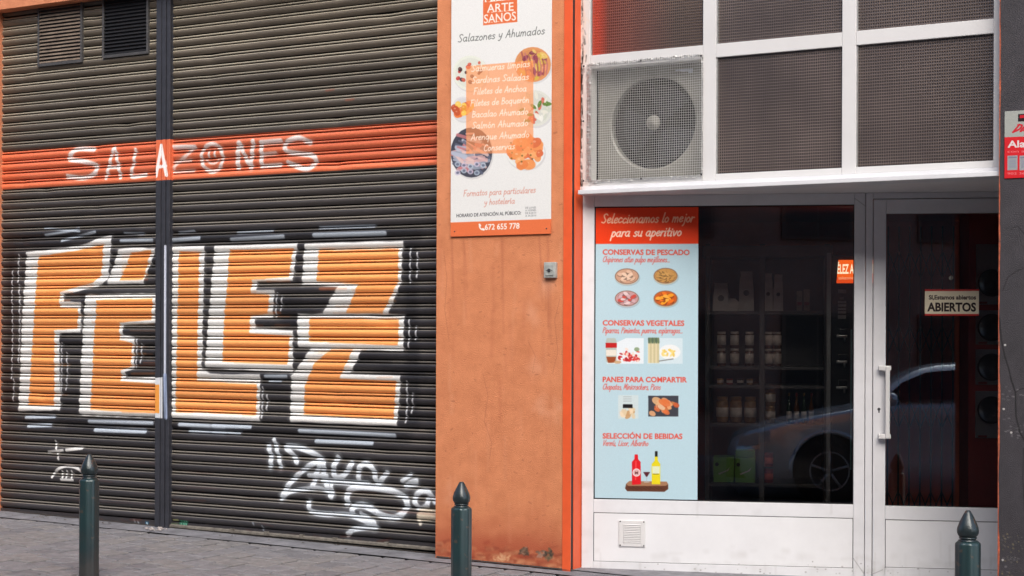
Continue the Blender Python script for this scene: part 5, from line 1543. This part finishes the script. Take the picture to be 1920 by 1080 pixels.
for k, (a, b2, y0, y1, lab) in enumerate(((1338, 1377, 858, 906, "green carton with a pale emblem, left one on the bottom shelf"), (1379, 1417, 858, 906, "green carton with a pale emblem, right one on the bottom shelf"), (1380, 1416, 846, 858, "flat green carton lying on top of the right green carton"))):
    t = thing("carton", lab, "box", F1, (sl(a), dS, zl(y1)), "green cartons on the bottom shelf")
    part("box_body", MB().box(sl(a), sl(b2), dS + .03, dS + .2, zl(y1) + .001, zl(y0) - .001, b=.002), M['green_box'], t)
    if k < 2:
        cx = (sl(a) + sl(b2)) / 2; cz = zl(885)
        part("emblem", MB().prism([(cx - .035, cz - .014), (cx + .02, cz + .008), (cx + .042, cz + .028), (cx + .03, cz + .004), (cx - .03, cz - .024)], dS + .0275, dS + .0295), M['jar_label'], t)
        part("stamp", MB().lathe([(.013, dS + .0275), (.013, dS + .0295)], 12, cx - .045, 0, cz + .045, axis='Y'), M['black'], t)
for k, (y0, y1) in enumerate(((876, 906), (846, 876))):
    t = thing("tin", ("red tin at the bottom of its stack on the bottom shelf", "red tin on top of another tin on the bottom shelf")[k], "tin", F1, (sl(1442), dS, zl(y1)), "red tins")
    r = .03
    part("tin_body", MB().lathe([(r, .0), (r * 1.03, .004), (r, .008), (r, .08), (r * 1.03, .084), (r, .09)], 16, sl(1442), dS + .08, zl(y1) + .001), M['red_tin'], t)
    part("tin_label", MB().lathe([(r * 1.015, .02), (r * 1.015, .06)], 16, sl(1442), dS + .08, zl(y1) + .001), M['room_wall'], t)

M['cream_box'] = mat("cream_carton", (.5, .42, .34), .7, var=.3, scale=30)
for k, (a, b2, lab) in enumerate(((1494, 1504, "narrow cream box on the top shelf, left one of the pair near the post"), (1507, 1518, "narrow cream box on the top shelf, right one of the pair near the post"))):
    t = thing("carton", lab, "box", F1, (sl(a), dS, zl(582)), "cream boxes on the top shelf")
    part("box_body", MB().box(sl(a), sl(b2), dS + .06, dS + .16, zl(582) + .001, zl(545 - k * 3), b=.003), M['cream_box'], t)
    part("print_band", MB().box(sl(a) + .003, sl(b2) - .003, dS + .0575, dS + .0595, zl(572), zl(566)), M['red_tin'], t)
M['bottle'] = mat("dark_green_bottle_glass", (.03, .05, .03), .08)
M['bottle_amber'] = mat("amber_bottle_glass", (.16, .06, .015), .1)
for k, px in enumerate((1480, 1494, 1508, 1522)):
    r = .017; z0 = zl(794) + .001; cx = sl(px)
    gm = M['bottle'] if k in (0, 2) else M['bottle_amber']
    t = thing("bottle", "%s glass bottle on the lower shelf, %s from the left" % (("dark green", "amber")[k % 2], names[k]), "bottle", F1, (cx, dS, z0), "bottles on the lower shelf")
    part("bottle_body", MB().lathe([(r * .95, 0), (r, .01), (r, .10), (r * .75, .125), (r * .36, .145), (r * .34, .18)], 14, cx, dS + .07, z0), gm, t)
    part("cap", MB().lathe([(r * .40, .1805), (r * .42, .20), (r * .38, .202)], 12, cx, dS + .07, z0), (M['gold_lid'], M['red_tin'])[k % 2], t)
    part("label", MB().lathe([(r * 1.02, .03), (r * 1.02, .08)], 14, cx, dS + .07, z0), M['jar_label'], t)
for k, px in enumerate((1350, 1368, 1388, 1406)):
    r = .021; z0 = zl(722) + .001; cx = sl(px)
    t = thing("tin", "low round tin on the narrow dark shelf, %s from the left" % names[k], "tin", F1, (cx, dS, z0), "low tins on the narrow shelf")
    part("tin_body", MB().lathe([(r, 0), (r * 1.04, .003), (r, .006), (r, .034), (r * 1.04, .037), (r * .97, .039)], 16, cx, dS + .06, z0), (M['gold_lid'], M['red_tin'], M['machine'], M['gold_lid'])[k], t)
    part("tin_label", MB().lathe([(r * 1.02, .010), (r * 1.02, .028)], 16, cx, dS + .06, z0), M['jar_label'], t)

# pale post and coffee / drinks machine at the right of the display window
DP = 10.2
ps_, pd_, _ = L1(1550, 600, DP)
t = thing("display_post", "slim grey upright post inside the display window left of the drinks machine", "post", F1, (ps_, pd_, -.03))
M['grey_post'] = mat("grey_aluminium", (.32, .33, .33), .4, metal=.4)
part("post_tube", MB().box(ps_, ps_ + .026, pd_, pd_ + .03, -.03, L1(1550, 474, DP)[2], b=.003), M['grey_post'], t)
part("post_foot", MB().box(ps_ - .03, ps_ + .056, pd_ - .03, pd_ + .06, -.03, -.015, b=.004), M['grey_post'], t)
DM = 10.35
m0, md, _ = L1(1558, 600, DM)
def mz(py): return L1(1580, py, DM)[2]
def ms(px): return L1(px, 600, DM)[0]
m1 = ms(1652)
vm = thing("drinks_machine", "tall dark drinks machine with glowing orange sign inside the display window", "vending machine", F1, (m0, md, -.03))
part("cabinet", MB().box(m0, m1, md, md + .6, -.03, mz(478), b=.008), M['machine'], vm)
cs = Canvas(F1, md - .012, ms(1569), ms(1652), mz(531), mz(488), 700, bg=(236, 92, 22))
cs.poly([(1560, 505 + 15), (1760, 520), (1760, 540), (1560, 540)], (214, 70, 16))
cs.text("FÉLEZ ARTESANOS", 1565, 513, 1650, 512, 17, (255, 232, 200), .03)
cs.text("salazones y ahumados", 1572, 524, 1646, 523, 6, (255, 190, 150), .0)
sm_ = print_mat("lit_sign_print", cs, .4)
nt = sm_.node_tree; b = nt.nodes["Principled BSDF"]
b.inputs["Emission Strength"].default_value = .9
nt.links.new(b.inputs["Base Color"].links[0].from_socket, b.inputs["Emission Color"])
M['lit_sign'] = sm_
zs1, zs0 = mz(488), mz(531)
mb = MB().add([(ms(1571.5), md - .03, zs1), (ms(1652), md - .03, zs1), (ms(1652), md - .012, zs0), (ms(1568), md - .012, zs0), (ms(1571.5), md - .001, zs1), (ms(1652), md - .001, zs1), (ms(1652), md - .001, zs0), (ms(1568), md - .001, zs0)],
              [(0, 1, 2, 3), (0, 4, 5, 1), (3, 2, 6, 7), (0, 3, 7, 4), (1, 5, 6, 2)])
part("lit_sign", mb, M['lit_sign'], vm)
M['btn'] = mat("pale_button_label", (.42, .42, .40), .5)
for y0, y1 in ((543, 550), (557, 562), (564, 568.5), (570.5, 575), (577.5, 581.5), (583.5, 588), (591, 598)):
    part("button_label", MB().box(ms(1571 if y0 != 557 else 1574), ms(1586 if y0 != 557 else 1582), md - .006, md - .0005, mz(y1), mz(y0), b=.001), M['btn'], vm)
for y0 in (628, 676, 724):
    part("spout", MB().box(ms(1568), ms(1588), md - .05, md - .001, mz(y0 + 5), mz(y0), b=.004).lathe([(.008, 0), (.006, -.03)], 10, ms(1583), md - .035, mz(y0 + 4)), M['steel'], vm)
    part("dispenser_head", MB().box(ms(1572), ms(1590), md - .035, md - .001, mz(y0 - 1), mz(y0 - 12), b=.006), M['machine'], vm)
part("trim_strip", MB().box(ms(1594.5), ms(1597.5), md - .008, md - .0005, mz(880), mz(618), b=.002), mat("pale_cyan_trim", (.30, .52, .52), .25), vm)  # cyan reflection on the machine, made as a coloured strip

# column of round windowed lockers seen through the door
DQ = 10.3
def qs(px): return L1(px, 600, DQ)[0]
def qz(py): return L1(1850, py, DQ)[2]
q0_, qd, _ = L1(1822, 600, DQ)
q1_ = q0_ + .33
M['red_frame'] = mat("dark_red_lacquer", (.42, .03, .022), .45, var=.2, scale=4)
M['white_front'] = mat("grey_white_front", (.27, .26, .28), .5)
cab = thing("round_window_cabinet", "dark red cabinet with four pale compartments with round dark portholes behind the door", "cabinet", F1, (q0_, qd, -.03))
part("cabinet_body", MB().box(q0_ - .02, q1_, qd, qd + .5, -.03, z_soff - .08, b=.005), M['red_frame'], cab)
for y0, y1 in ((458, 571), (582, 646), (655, 721), (733, 821)):
    p_ = part("compartment_front", MB().box(qs(1829), q1_ - .02, qd - .012, qd - .0005, qz(y1), qz(y0), b=.004), M['white_front'], cab)
    cx, cz = qs(1858), qz({458: 531, 582: 614, 655: 688, 733: 768}[y0])
    part("porthole", MB().lathe([(.088, qd - .0125), (.088, qd - .024), (.078, qd - .028), (.074, qd - .014), (.0, qd - .013)], 28, cx, 0, cz, axis='Y'), M['machine'], p_)
    part("name_plate", MB().box(qs(1834), qs(1850), qd - .015, qd - .0122, qz(y1) + .004, qz(y1) + .018), M['red_tin'], p_)
# folding lattice gate behind the door, half open
DGt = 10.7
g_s0, g_d, _ = L1(1665, 600, DGt); g_s1 = L1(1785, 600, DGt)[0]
gz0_, gz1_ = -.02, L1(1700, 425, DGt)[2]
M['gate'] = mat("dark_gate_steel", (.05, .04, .04), .6)
lg = thing("lattice_gate", "dark folding lattice gate pulled aside behind the door", "gate", F1, (g_s0, g_d, gz0_))
nb_ = 7
for k in range(nb_):
    x = g_s0 + (g_s1 - g_s0) * k / (nb_ - 1)
    part("bar", MB().box(x - .006, x + .006, g_d, g_d + .008, gz0_, gz1_), M['gate'], lg)
for zc in (.35, .95, 1.45, 1.95):
    for k in range(nb_ - 1):
        xa, xb = g_s0 + (g_s1 - g_s0) * k / (nb_ - 1), g_s0 + (g_s1 - g_s0) * (k + 1) / (nb_ - 1)
        for sg, dd_ in ((1, -.004), (-1, -.008)):
            part("scissor_link", MB().tube([(xa, g_d + dd_, zc - sg * .09), (xb, g_d + dd_, zc + sg * .09)], .004, 4), M['gate'], lg)

# ------------------------------------------------------------------ bollards
M['bollard'] = mat("dark_green_bollard_paint", (.016, .046, .048), .32, metal=.2, var=.5, scale=6, bump=.06, bscale=35, var2=(.016, .024, .03), spec=.8, stretch=(1, 1, .35))
M['bollard_cap'] = mat("dark_grey_green_cap_paint", (.024, .038, .042), .28, metal=.2, var=.4, scale=18, bump=.10, bscale=60, spec=.7)
def chips(m, chip):
    nt = m.node_tree; N = nt.nodes; L = nt.links; b = N["Principled BSDF"]
    src = b.inputs["Base Color"].links[0].from_socket
    tc = [n for n in N if n.bl_idname == 'ShaderNodeTexCoord'][0]
    ns = N.new("ShaderNodeTexNoise"); ns.inputs["Scale"].default_value = 26; ns.inputs["Detail"].default_value = 4; L.new(tc.outputs["Object"], ns.inputs["Vector"])
    r = N.new("ShaderNodeMapRange"); r.inputs["From Min"].default_value = .64; r.inputs["From Max"].default_value = .68; L.new(ns.outputs[0], r.inputs[0])
    mx = N.new("ShaderNodeMix"); mx.data_type = 'RGBA'; mx.inputs[7].default_value = (*chip, 1)
    L.new(r.outputs[0], mx.inputs[0]); L.new(src, mx.inputs[6])
    sp = N.new("ShaderNodeSeparateXYZ"); L.new(tc.outputs["Object"], sp.inputs[0])
    n3 = N.new("ShaderNodeTexNoise"); n3.inputs["Scale"].default_value = 9; L.new(tc.outputs["Object"], n3.inputs["Vector"])
    ad = N.new("ShaderNodeMath"); ad.operation = 'MULTIPLY_ADD'; ad.inputs[1].default_value = -.5; L.new(n3.outputs[0], ad.inputs[0]); L.new(sp.outputs[2], ad.inputs[2])
    r2 = N.new("ShaderNodeMapRange"); r2.inputs["From Min"].default_value = -.02; r2.inputs["From Max"].default_value = -.22; r2.inputs["To Max"].default_value = .7; L.new(ad.outputs[0], r2.inputs[0])
    m2 = N.new("ShaderNodeMix"); m2.data_type = 'RGBA'; m2.inputs[7].default_value = (.06, .056, .052, 1)
    L.new(r2.outputs[0], m2.inputs[0]); L.new(mx.outputs[2], m2.inputs[6]); L.new(m2.outputs[2], b.inputs["Base Color"])
chips(M['bollard'], (.075, .062, .05)); chips(M['bollard_cap'], (.085, .052, .034))
def bollard(px, D, ytop, lab):
    P = at(px, ytop, D)
    base = (P.x, P.y, P.z - .70)
    r = .0575
    t = thing("bollard", lab, "bollard", FW, base, "green cast iron bollards along the pavement edge")
    def oct_(a):                                          # eight flats softened by shallow ridges
        return 1.0 + .04 * math.cos(8 * a + .6)
    part("post", MB().lathe([(r * 1.02, -.25), (r * 1.02, 0), (r, .02), (r, .540), (r * .97, .547), (r * .80, .556)], 48, base[0], base[1], base[2], fac=oct_), M['bollard'], t)
    part("collar", MB().lathe([(.044, .5562), (.0445, .560), (.036, .563), (.036, .566), (.0405, .568), (.0415, .572), (.0395, .5765)], 32, base[0], base[1], base[2]), M['bollard_cap'], t)
    pts = [(.0, .700), (.0085, .6995), (.0125, .697), (.0165, .690), (.0240, .676), (.0335, .657), (.0425, .637), (.0485, .619), (.0506, .607), (.0495, .595), (.0450, .584), (.0385, .577)]
    part("finial", MB().lathe(pts[::-1], 32, base[0], base[1], base[2], fac=lambda a: 1 + .018 * math.cos(8 * a)), M['bollard_cap'], t)
bollard(167.5, 9.45, 851, "green bollard in front of the left shutter")
bollard(865.5, 9.15, 903, "green bollard in front of the orange pillar")
bollard(1815, 7.5, 957, "green bollard in front of the shop door")

# ------------------------------------------------------------------ parked car opposite the shop (seen in the glass)
M['car'] = mat("silver_blue_car_paint", (.70, .86, 1.0), .2, metal=.55, spec=.8)
M['car_glass'] = mat("car_glass_dark", (.02, .024, .03), .05, spec=.35)
M['tyre'] = mat("tyre_rubber", (.02, .02, .02), .8)
M['rim'] = mat("alloy_rim", (.45, .46, .48), .3, metal=.8)
M['trim'] = mat("black_car_trim", (.02, .02, .022), .5)
M['lamp'] = mat("headlamp_lens", (.6, .62, .65), .1)
# profile stations: (x from nose, half width, sill z, hip z, belt z, roof z, roof half width)
KC = 1.17                                                 # a tall family car
CY = -10.05                                               # near side of the car, metres in front of the shop plane
AX = 1.05
sw = F1.local(at(1555, 878, 19.75))[0]                    # front axle, read off the reflection
nose = sw - AX * KC
zr = -.28
ST = [(0, .55, .30, .50, .60, .64, .45), (.10, .74, .22, .50, .68, .72, .58), (.35, .83, .20, .52, .765, .81, .64), (.75, .87, .19, .54, .87, .91, .67), (1.05, .88, .19, .55, .93, .975, .69),
      (1.42, .885, .19, .56, 1.0, 1.06, .70), (1.56, .885, .19, .56, 1.02, 1.18, .66), (1.72, .885, .19, .56, 1.03, 1.30, .63), (2.0, .885, .19, .56, 1.035, 1.435, .60), (2.3, .885, .19, .56, 1.04, 1.478, .585),
      (2.9, .885, .19, .56, 1.045, 1.488, .58), (3.5, .88, .19, .56, 1.05, 1.44, .575), (3.95, .87, .19, .56, 1.06, 1.22, .63), (4.15, .86, .2, .56, 1.06, 1.12, .66), (4.5, .82, .24, .55, 1.0, 1.05, .64), (4.65, .70, .32, .52, .88, .92, .55)]
mb = MB(); vs = []
for (x, w, zs_, zh, zb2, zr2, rw) in ST:
    ring = [(-w * .95, zs_), (-w, zh * .85), (-w, zh + .12), (-w * .975, zb2 - .05), (-w * .94, zb2), (-rw, zr2 - .03), (-rw * .6, zr2), (0, zr2 + .01), (rw * .6, zr2), (rw, zr2 - .03), (w * .94, zb2), (w * .975, zb2 - .05), (w, zh + .12), (w, zh * .85), (w * .95, zs_)]
    vs += [(x, y, z) for y, z in ring]
m_ = 15; fs = []
for i in range(len(ST) - 1):
    for k in range(m_ - 1):
        fs.append((i * m_ + k, i * m_ + k + 1, (i + 1) * m_ + k + 1, (i + 1) * m_ + k))
    fs.append((i * m_ + m_ - 1, i * m_, (i + 1) * m_, (i + 1) * m_ + m_ - 1))
fs.append(tuple(range(m_))); fs.append(tuple((len(ST) - 1) * m_ + k for k in range(m_)))
ccy = CY - .885 * KC
def C_(x, y, z): return (nose + x * KC, ccy + y * KC, zr + z * KC)
bm = bmesh.new()
bv = [bm.verts.new(Vector(v)) for v in vs]
for f in fs: bm.faces.new([bv[i] for i in f])
bmesh.ops.recalc_face_normals(bm, faces=bm.faces[:])
bmesh.ops.subdivide_edges(bm, edges=bm.edges[:], cuts=1, use_grid_fill=True, smooth=.6)
bm.verts.index_update()
mb.add([C_(*v.co) for v in bm.verts], [[v.index for v in f.verts] for f in bm.faces], 0, True); bm.free()
car = thing("parked_car", "silver blue saloon car parked across the street, reflected in the shop glass", "car", F1, (nose + 2.3 * KC, ccy, zr))
body = part("body", mb, M['car'], car)
def quad_prism(pts, th, y, name, m, parent):
    mb = MB(); n = len(pts)
    mb.add([C_(x, y if not callable(y) else y(z), z) for x, z in pts] + [C_(x, (y if not callable(y) else y(z)) - th, z) for x, z in pts],
           [tuple(range(n)), tuple(range(2 * n - 1, n - 1, -1))] + [(i, (i + 1) % n, (i + 1) % n + n, i + n) for i in range(n)])
    return part(name, mb, m, parent)
def side(z): return .845 - max(0, (z - 1.04)) * .60 + .050
quad_prism([(1.60, 1.085), (2.36, 1.095), (2.36, 1.405), (2.05, 1.375), (1.80, 1.265)], .05, side, "side_window", M['car_glass'], car)
quad_prism([(2.46, 1.095), (3.25, 1.10), (3.42, 1.24), (3.15, 1.395), (2.46, 1.41)], .05, side, "side_window", M['car_glass'], car)
for x0, x1 in ((1.50, 1.512), (2.405, 2.417), (3.35, 3.362)):
    quad_prism([(x0, .30), (x1, .30), (x1, .98), (x0, .98)], .02, .8895, "door_gap", M['trim'], car)
quad_prism([(1.5, .385), (3.0, .385), (3.0, .44), (1.5, .44)], .03, .902, "side_moulding", M['car'], car)
for x in (2.16, 3.1):
    quad_prism([(x, .895), (x + .2, .90), (x + .2, .93), (x, .925)], .03, .915, "door_handle", M['car'], car)
mb = MB()
bm = bmesh.new(); bmesh.ops.create_icosphere(bm, subdivisions=2, radius=1)
bm.verts.index_update()
mb.add([C_(1.68 + v.co.x * .07, .98 + v.co.y * .09, 1.09 + v.co.z * .075) for v in bm.verts], [[v.index for v in f.verts] for f in bm.faces], 0, True); bm.free()
part("door_mirror", mb, M['car'], car)
def latc(prof, n, xw, zc): return MB().lathe([(r * KC, y * KC) for r, y in prof], n, nose + xw * KC, ccy, zr + zc * KC, axis='Y')
for sgn in (1, -1):
    for xw in (AX, 3.72):
        y = sgn * .80
        part("wheel_arch", latc([(.0, y - .11), (.385, y - .11), (.385, y + sgn * .09), (.0, y + sgn * .09)], 28, xw, .335), M['trim'], car)
        part("arch_lip", MB().tube([C_(xw + .405 * math.cos(a), y + sgn * .088, .335 + .405 * math.sin(a)) for a in np.linspace(-.15, math.pi + .15, 22)], .028, 8), M['car'], car)
        wl = part("wheel", latc([(.19, y - .1), (.31, y - .1), (.325, y - .06), (.325, y + .06), (.31, y + .1), (.21, y + .1)], 32, xw, .325), M['tyre'], car)
        mb = latc([(.21, y + sgn * .06), (.212, y + sgn * .102), (.195, y + sgn * .104), (.19, y + sgn * .05)], 28, xw, .325)
        mb.lathe([(.0, (y + sgn * .10) * KC), (.045 * KC, (y + sgn * .10) * KC), (.05 * KC, (y + sgn * .06) * KC)], 14, nose + xw * KC, ccy, zr + .325 * KC, axis='Y')
        for k in range(5):
            a = k * 1.2566 + .3
            mb.tube([C_(xw + .03 * math.cos(a), y + sgn * .092, .325 + .03 * math.sin(a)), C_(xw + .195 * math.cos(a), y + sgn * .098, .325 + .195 * math.sin(a))], .02, 6)
        part("rim", mb, M['rim'], wl)
    quad_prism([(.08, .57), (.45, .62), (.42, .745), (.12, .68)], .02 * sgn, lambda z: sgn * .84, "headlight", M['lamp'], car)
quad_prism([(-.03, .24), (.35, .22), (.35, .42), (-.03, .44)], 1.5, .75, "bumper", M['trim'], car)

# ------------------------------------------------------------------ building across the street (reflected)
M['opp'] = mat("opposite_wall", (.36, .27, .235), .85, var=.3, scale=1.5)
M['opp_win'] = mat("opposite_window_glass", (.02, .02, .025), .2)
M['opp_frame'] = mat("opposite_window_frame", (.14, .12, .10), .6)
OD = -15.0
ob = thing("apartment_block", "dark apartment block across the street, seen only in the shop glass", "building", F0, (0, OD, -.13))
part("wall", MB().box(-24, 24, OD - 3, OD, -.5, 10.0), M['opp'], ob)
part("cornice", MB().box(-24, 24, OD + .0005, OD + .25, 9.7, 10.0), M['opp_frame'], ob)
for fl in range(3):
    for k in range(-9, 10):
        x = k * 2.4 + .4; z = .7 + fl * 2.9
        w_ = part("window", MB().box(x - .62, x + .62, OD + .0005, OD + .06, z - .05, z + 1.65), M['opp_frame'], ob)
        part("window_pane", MB().box(x - .55, x - .02, OD + .0605, OD + .07, z, z + 1.58), M['opp_win'], w_)
        part("window_pane", MB().box(x + .02, x + .55, OD + .0605, OD + .07, z, z + 1.58), M['opp_win'], w_)
top("far_pavement", MB().box(-24, 24, OD, OD + 1.6, -.5, 0, b=.02), M['kerb'], F0, (0, OD, 0), kind='structure')
top("ground", MB().add([(-60, -40, -.52), (60, -40, -.52), (60, 60, -.52), (-60, 60, -.52)], [(0, 1, 2, 3)]), M['asphalt'], FW, (0, 0, -.52), kind='structure')
for o in list(COL.objects):
    if '_o' in o: del o['_o']
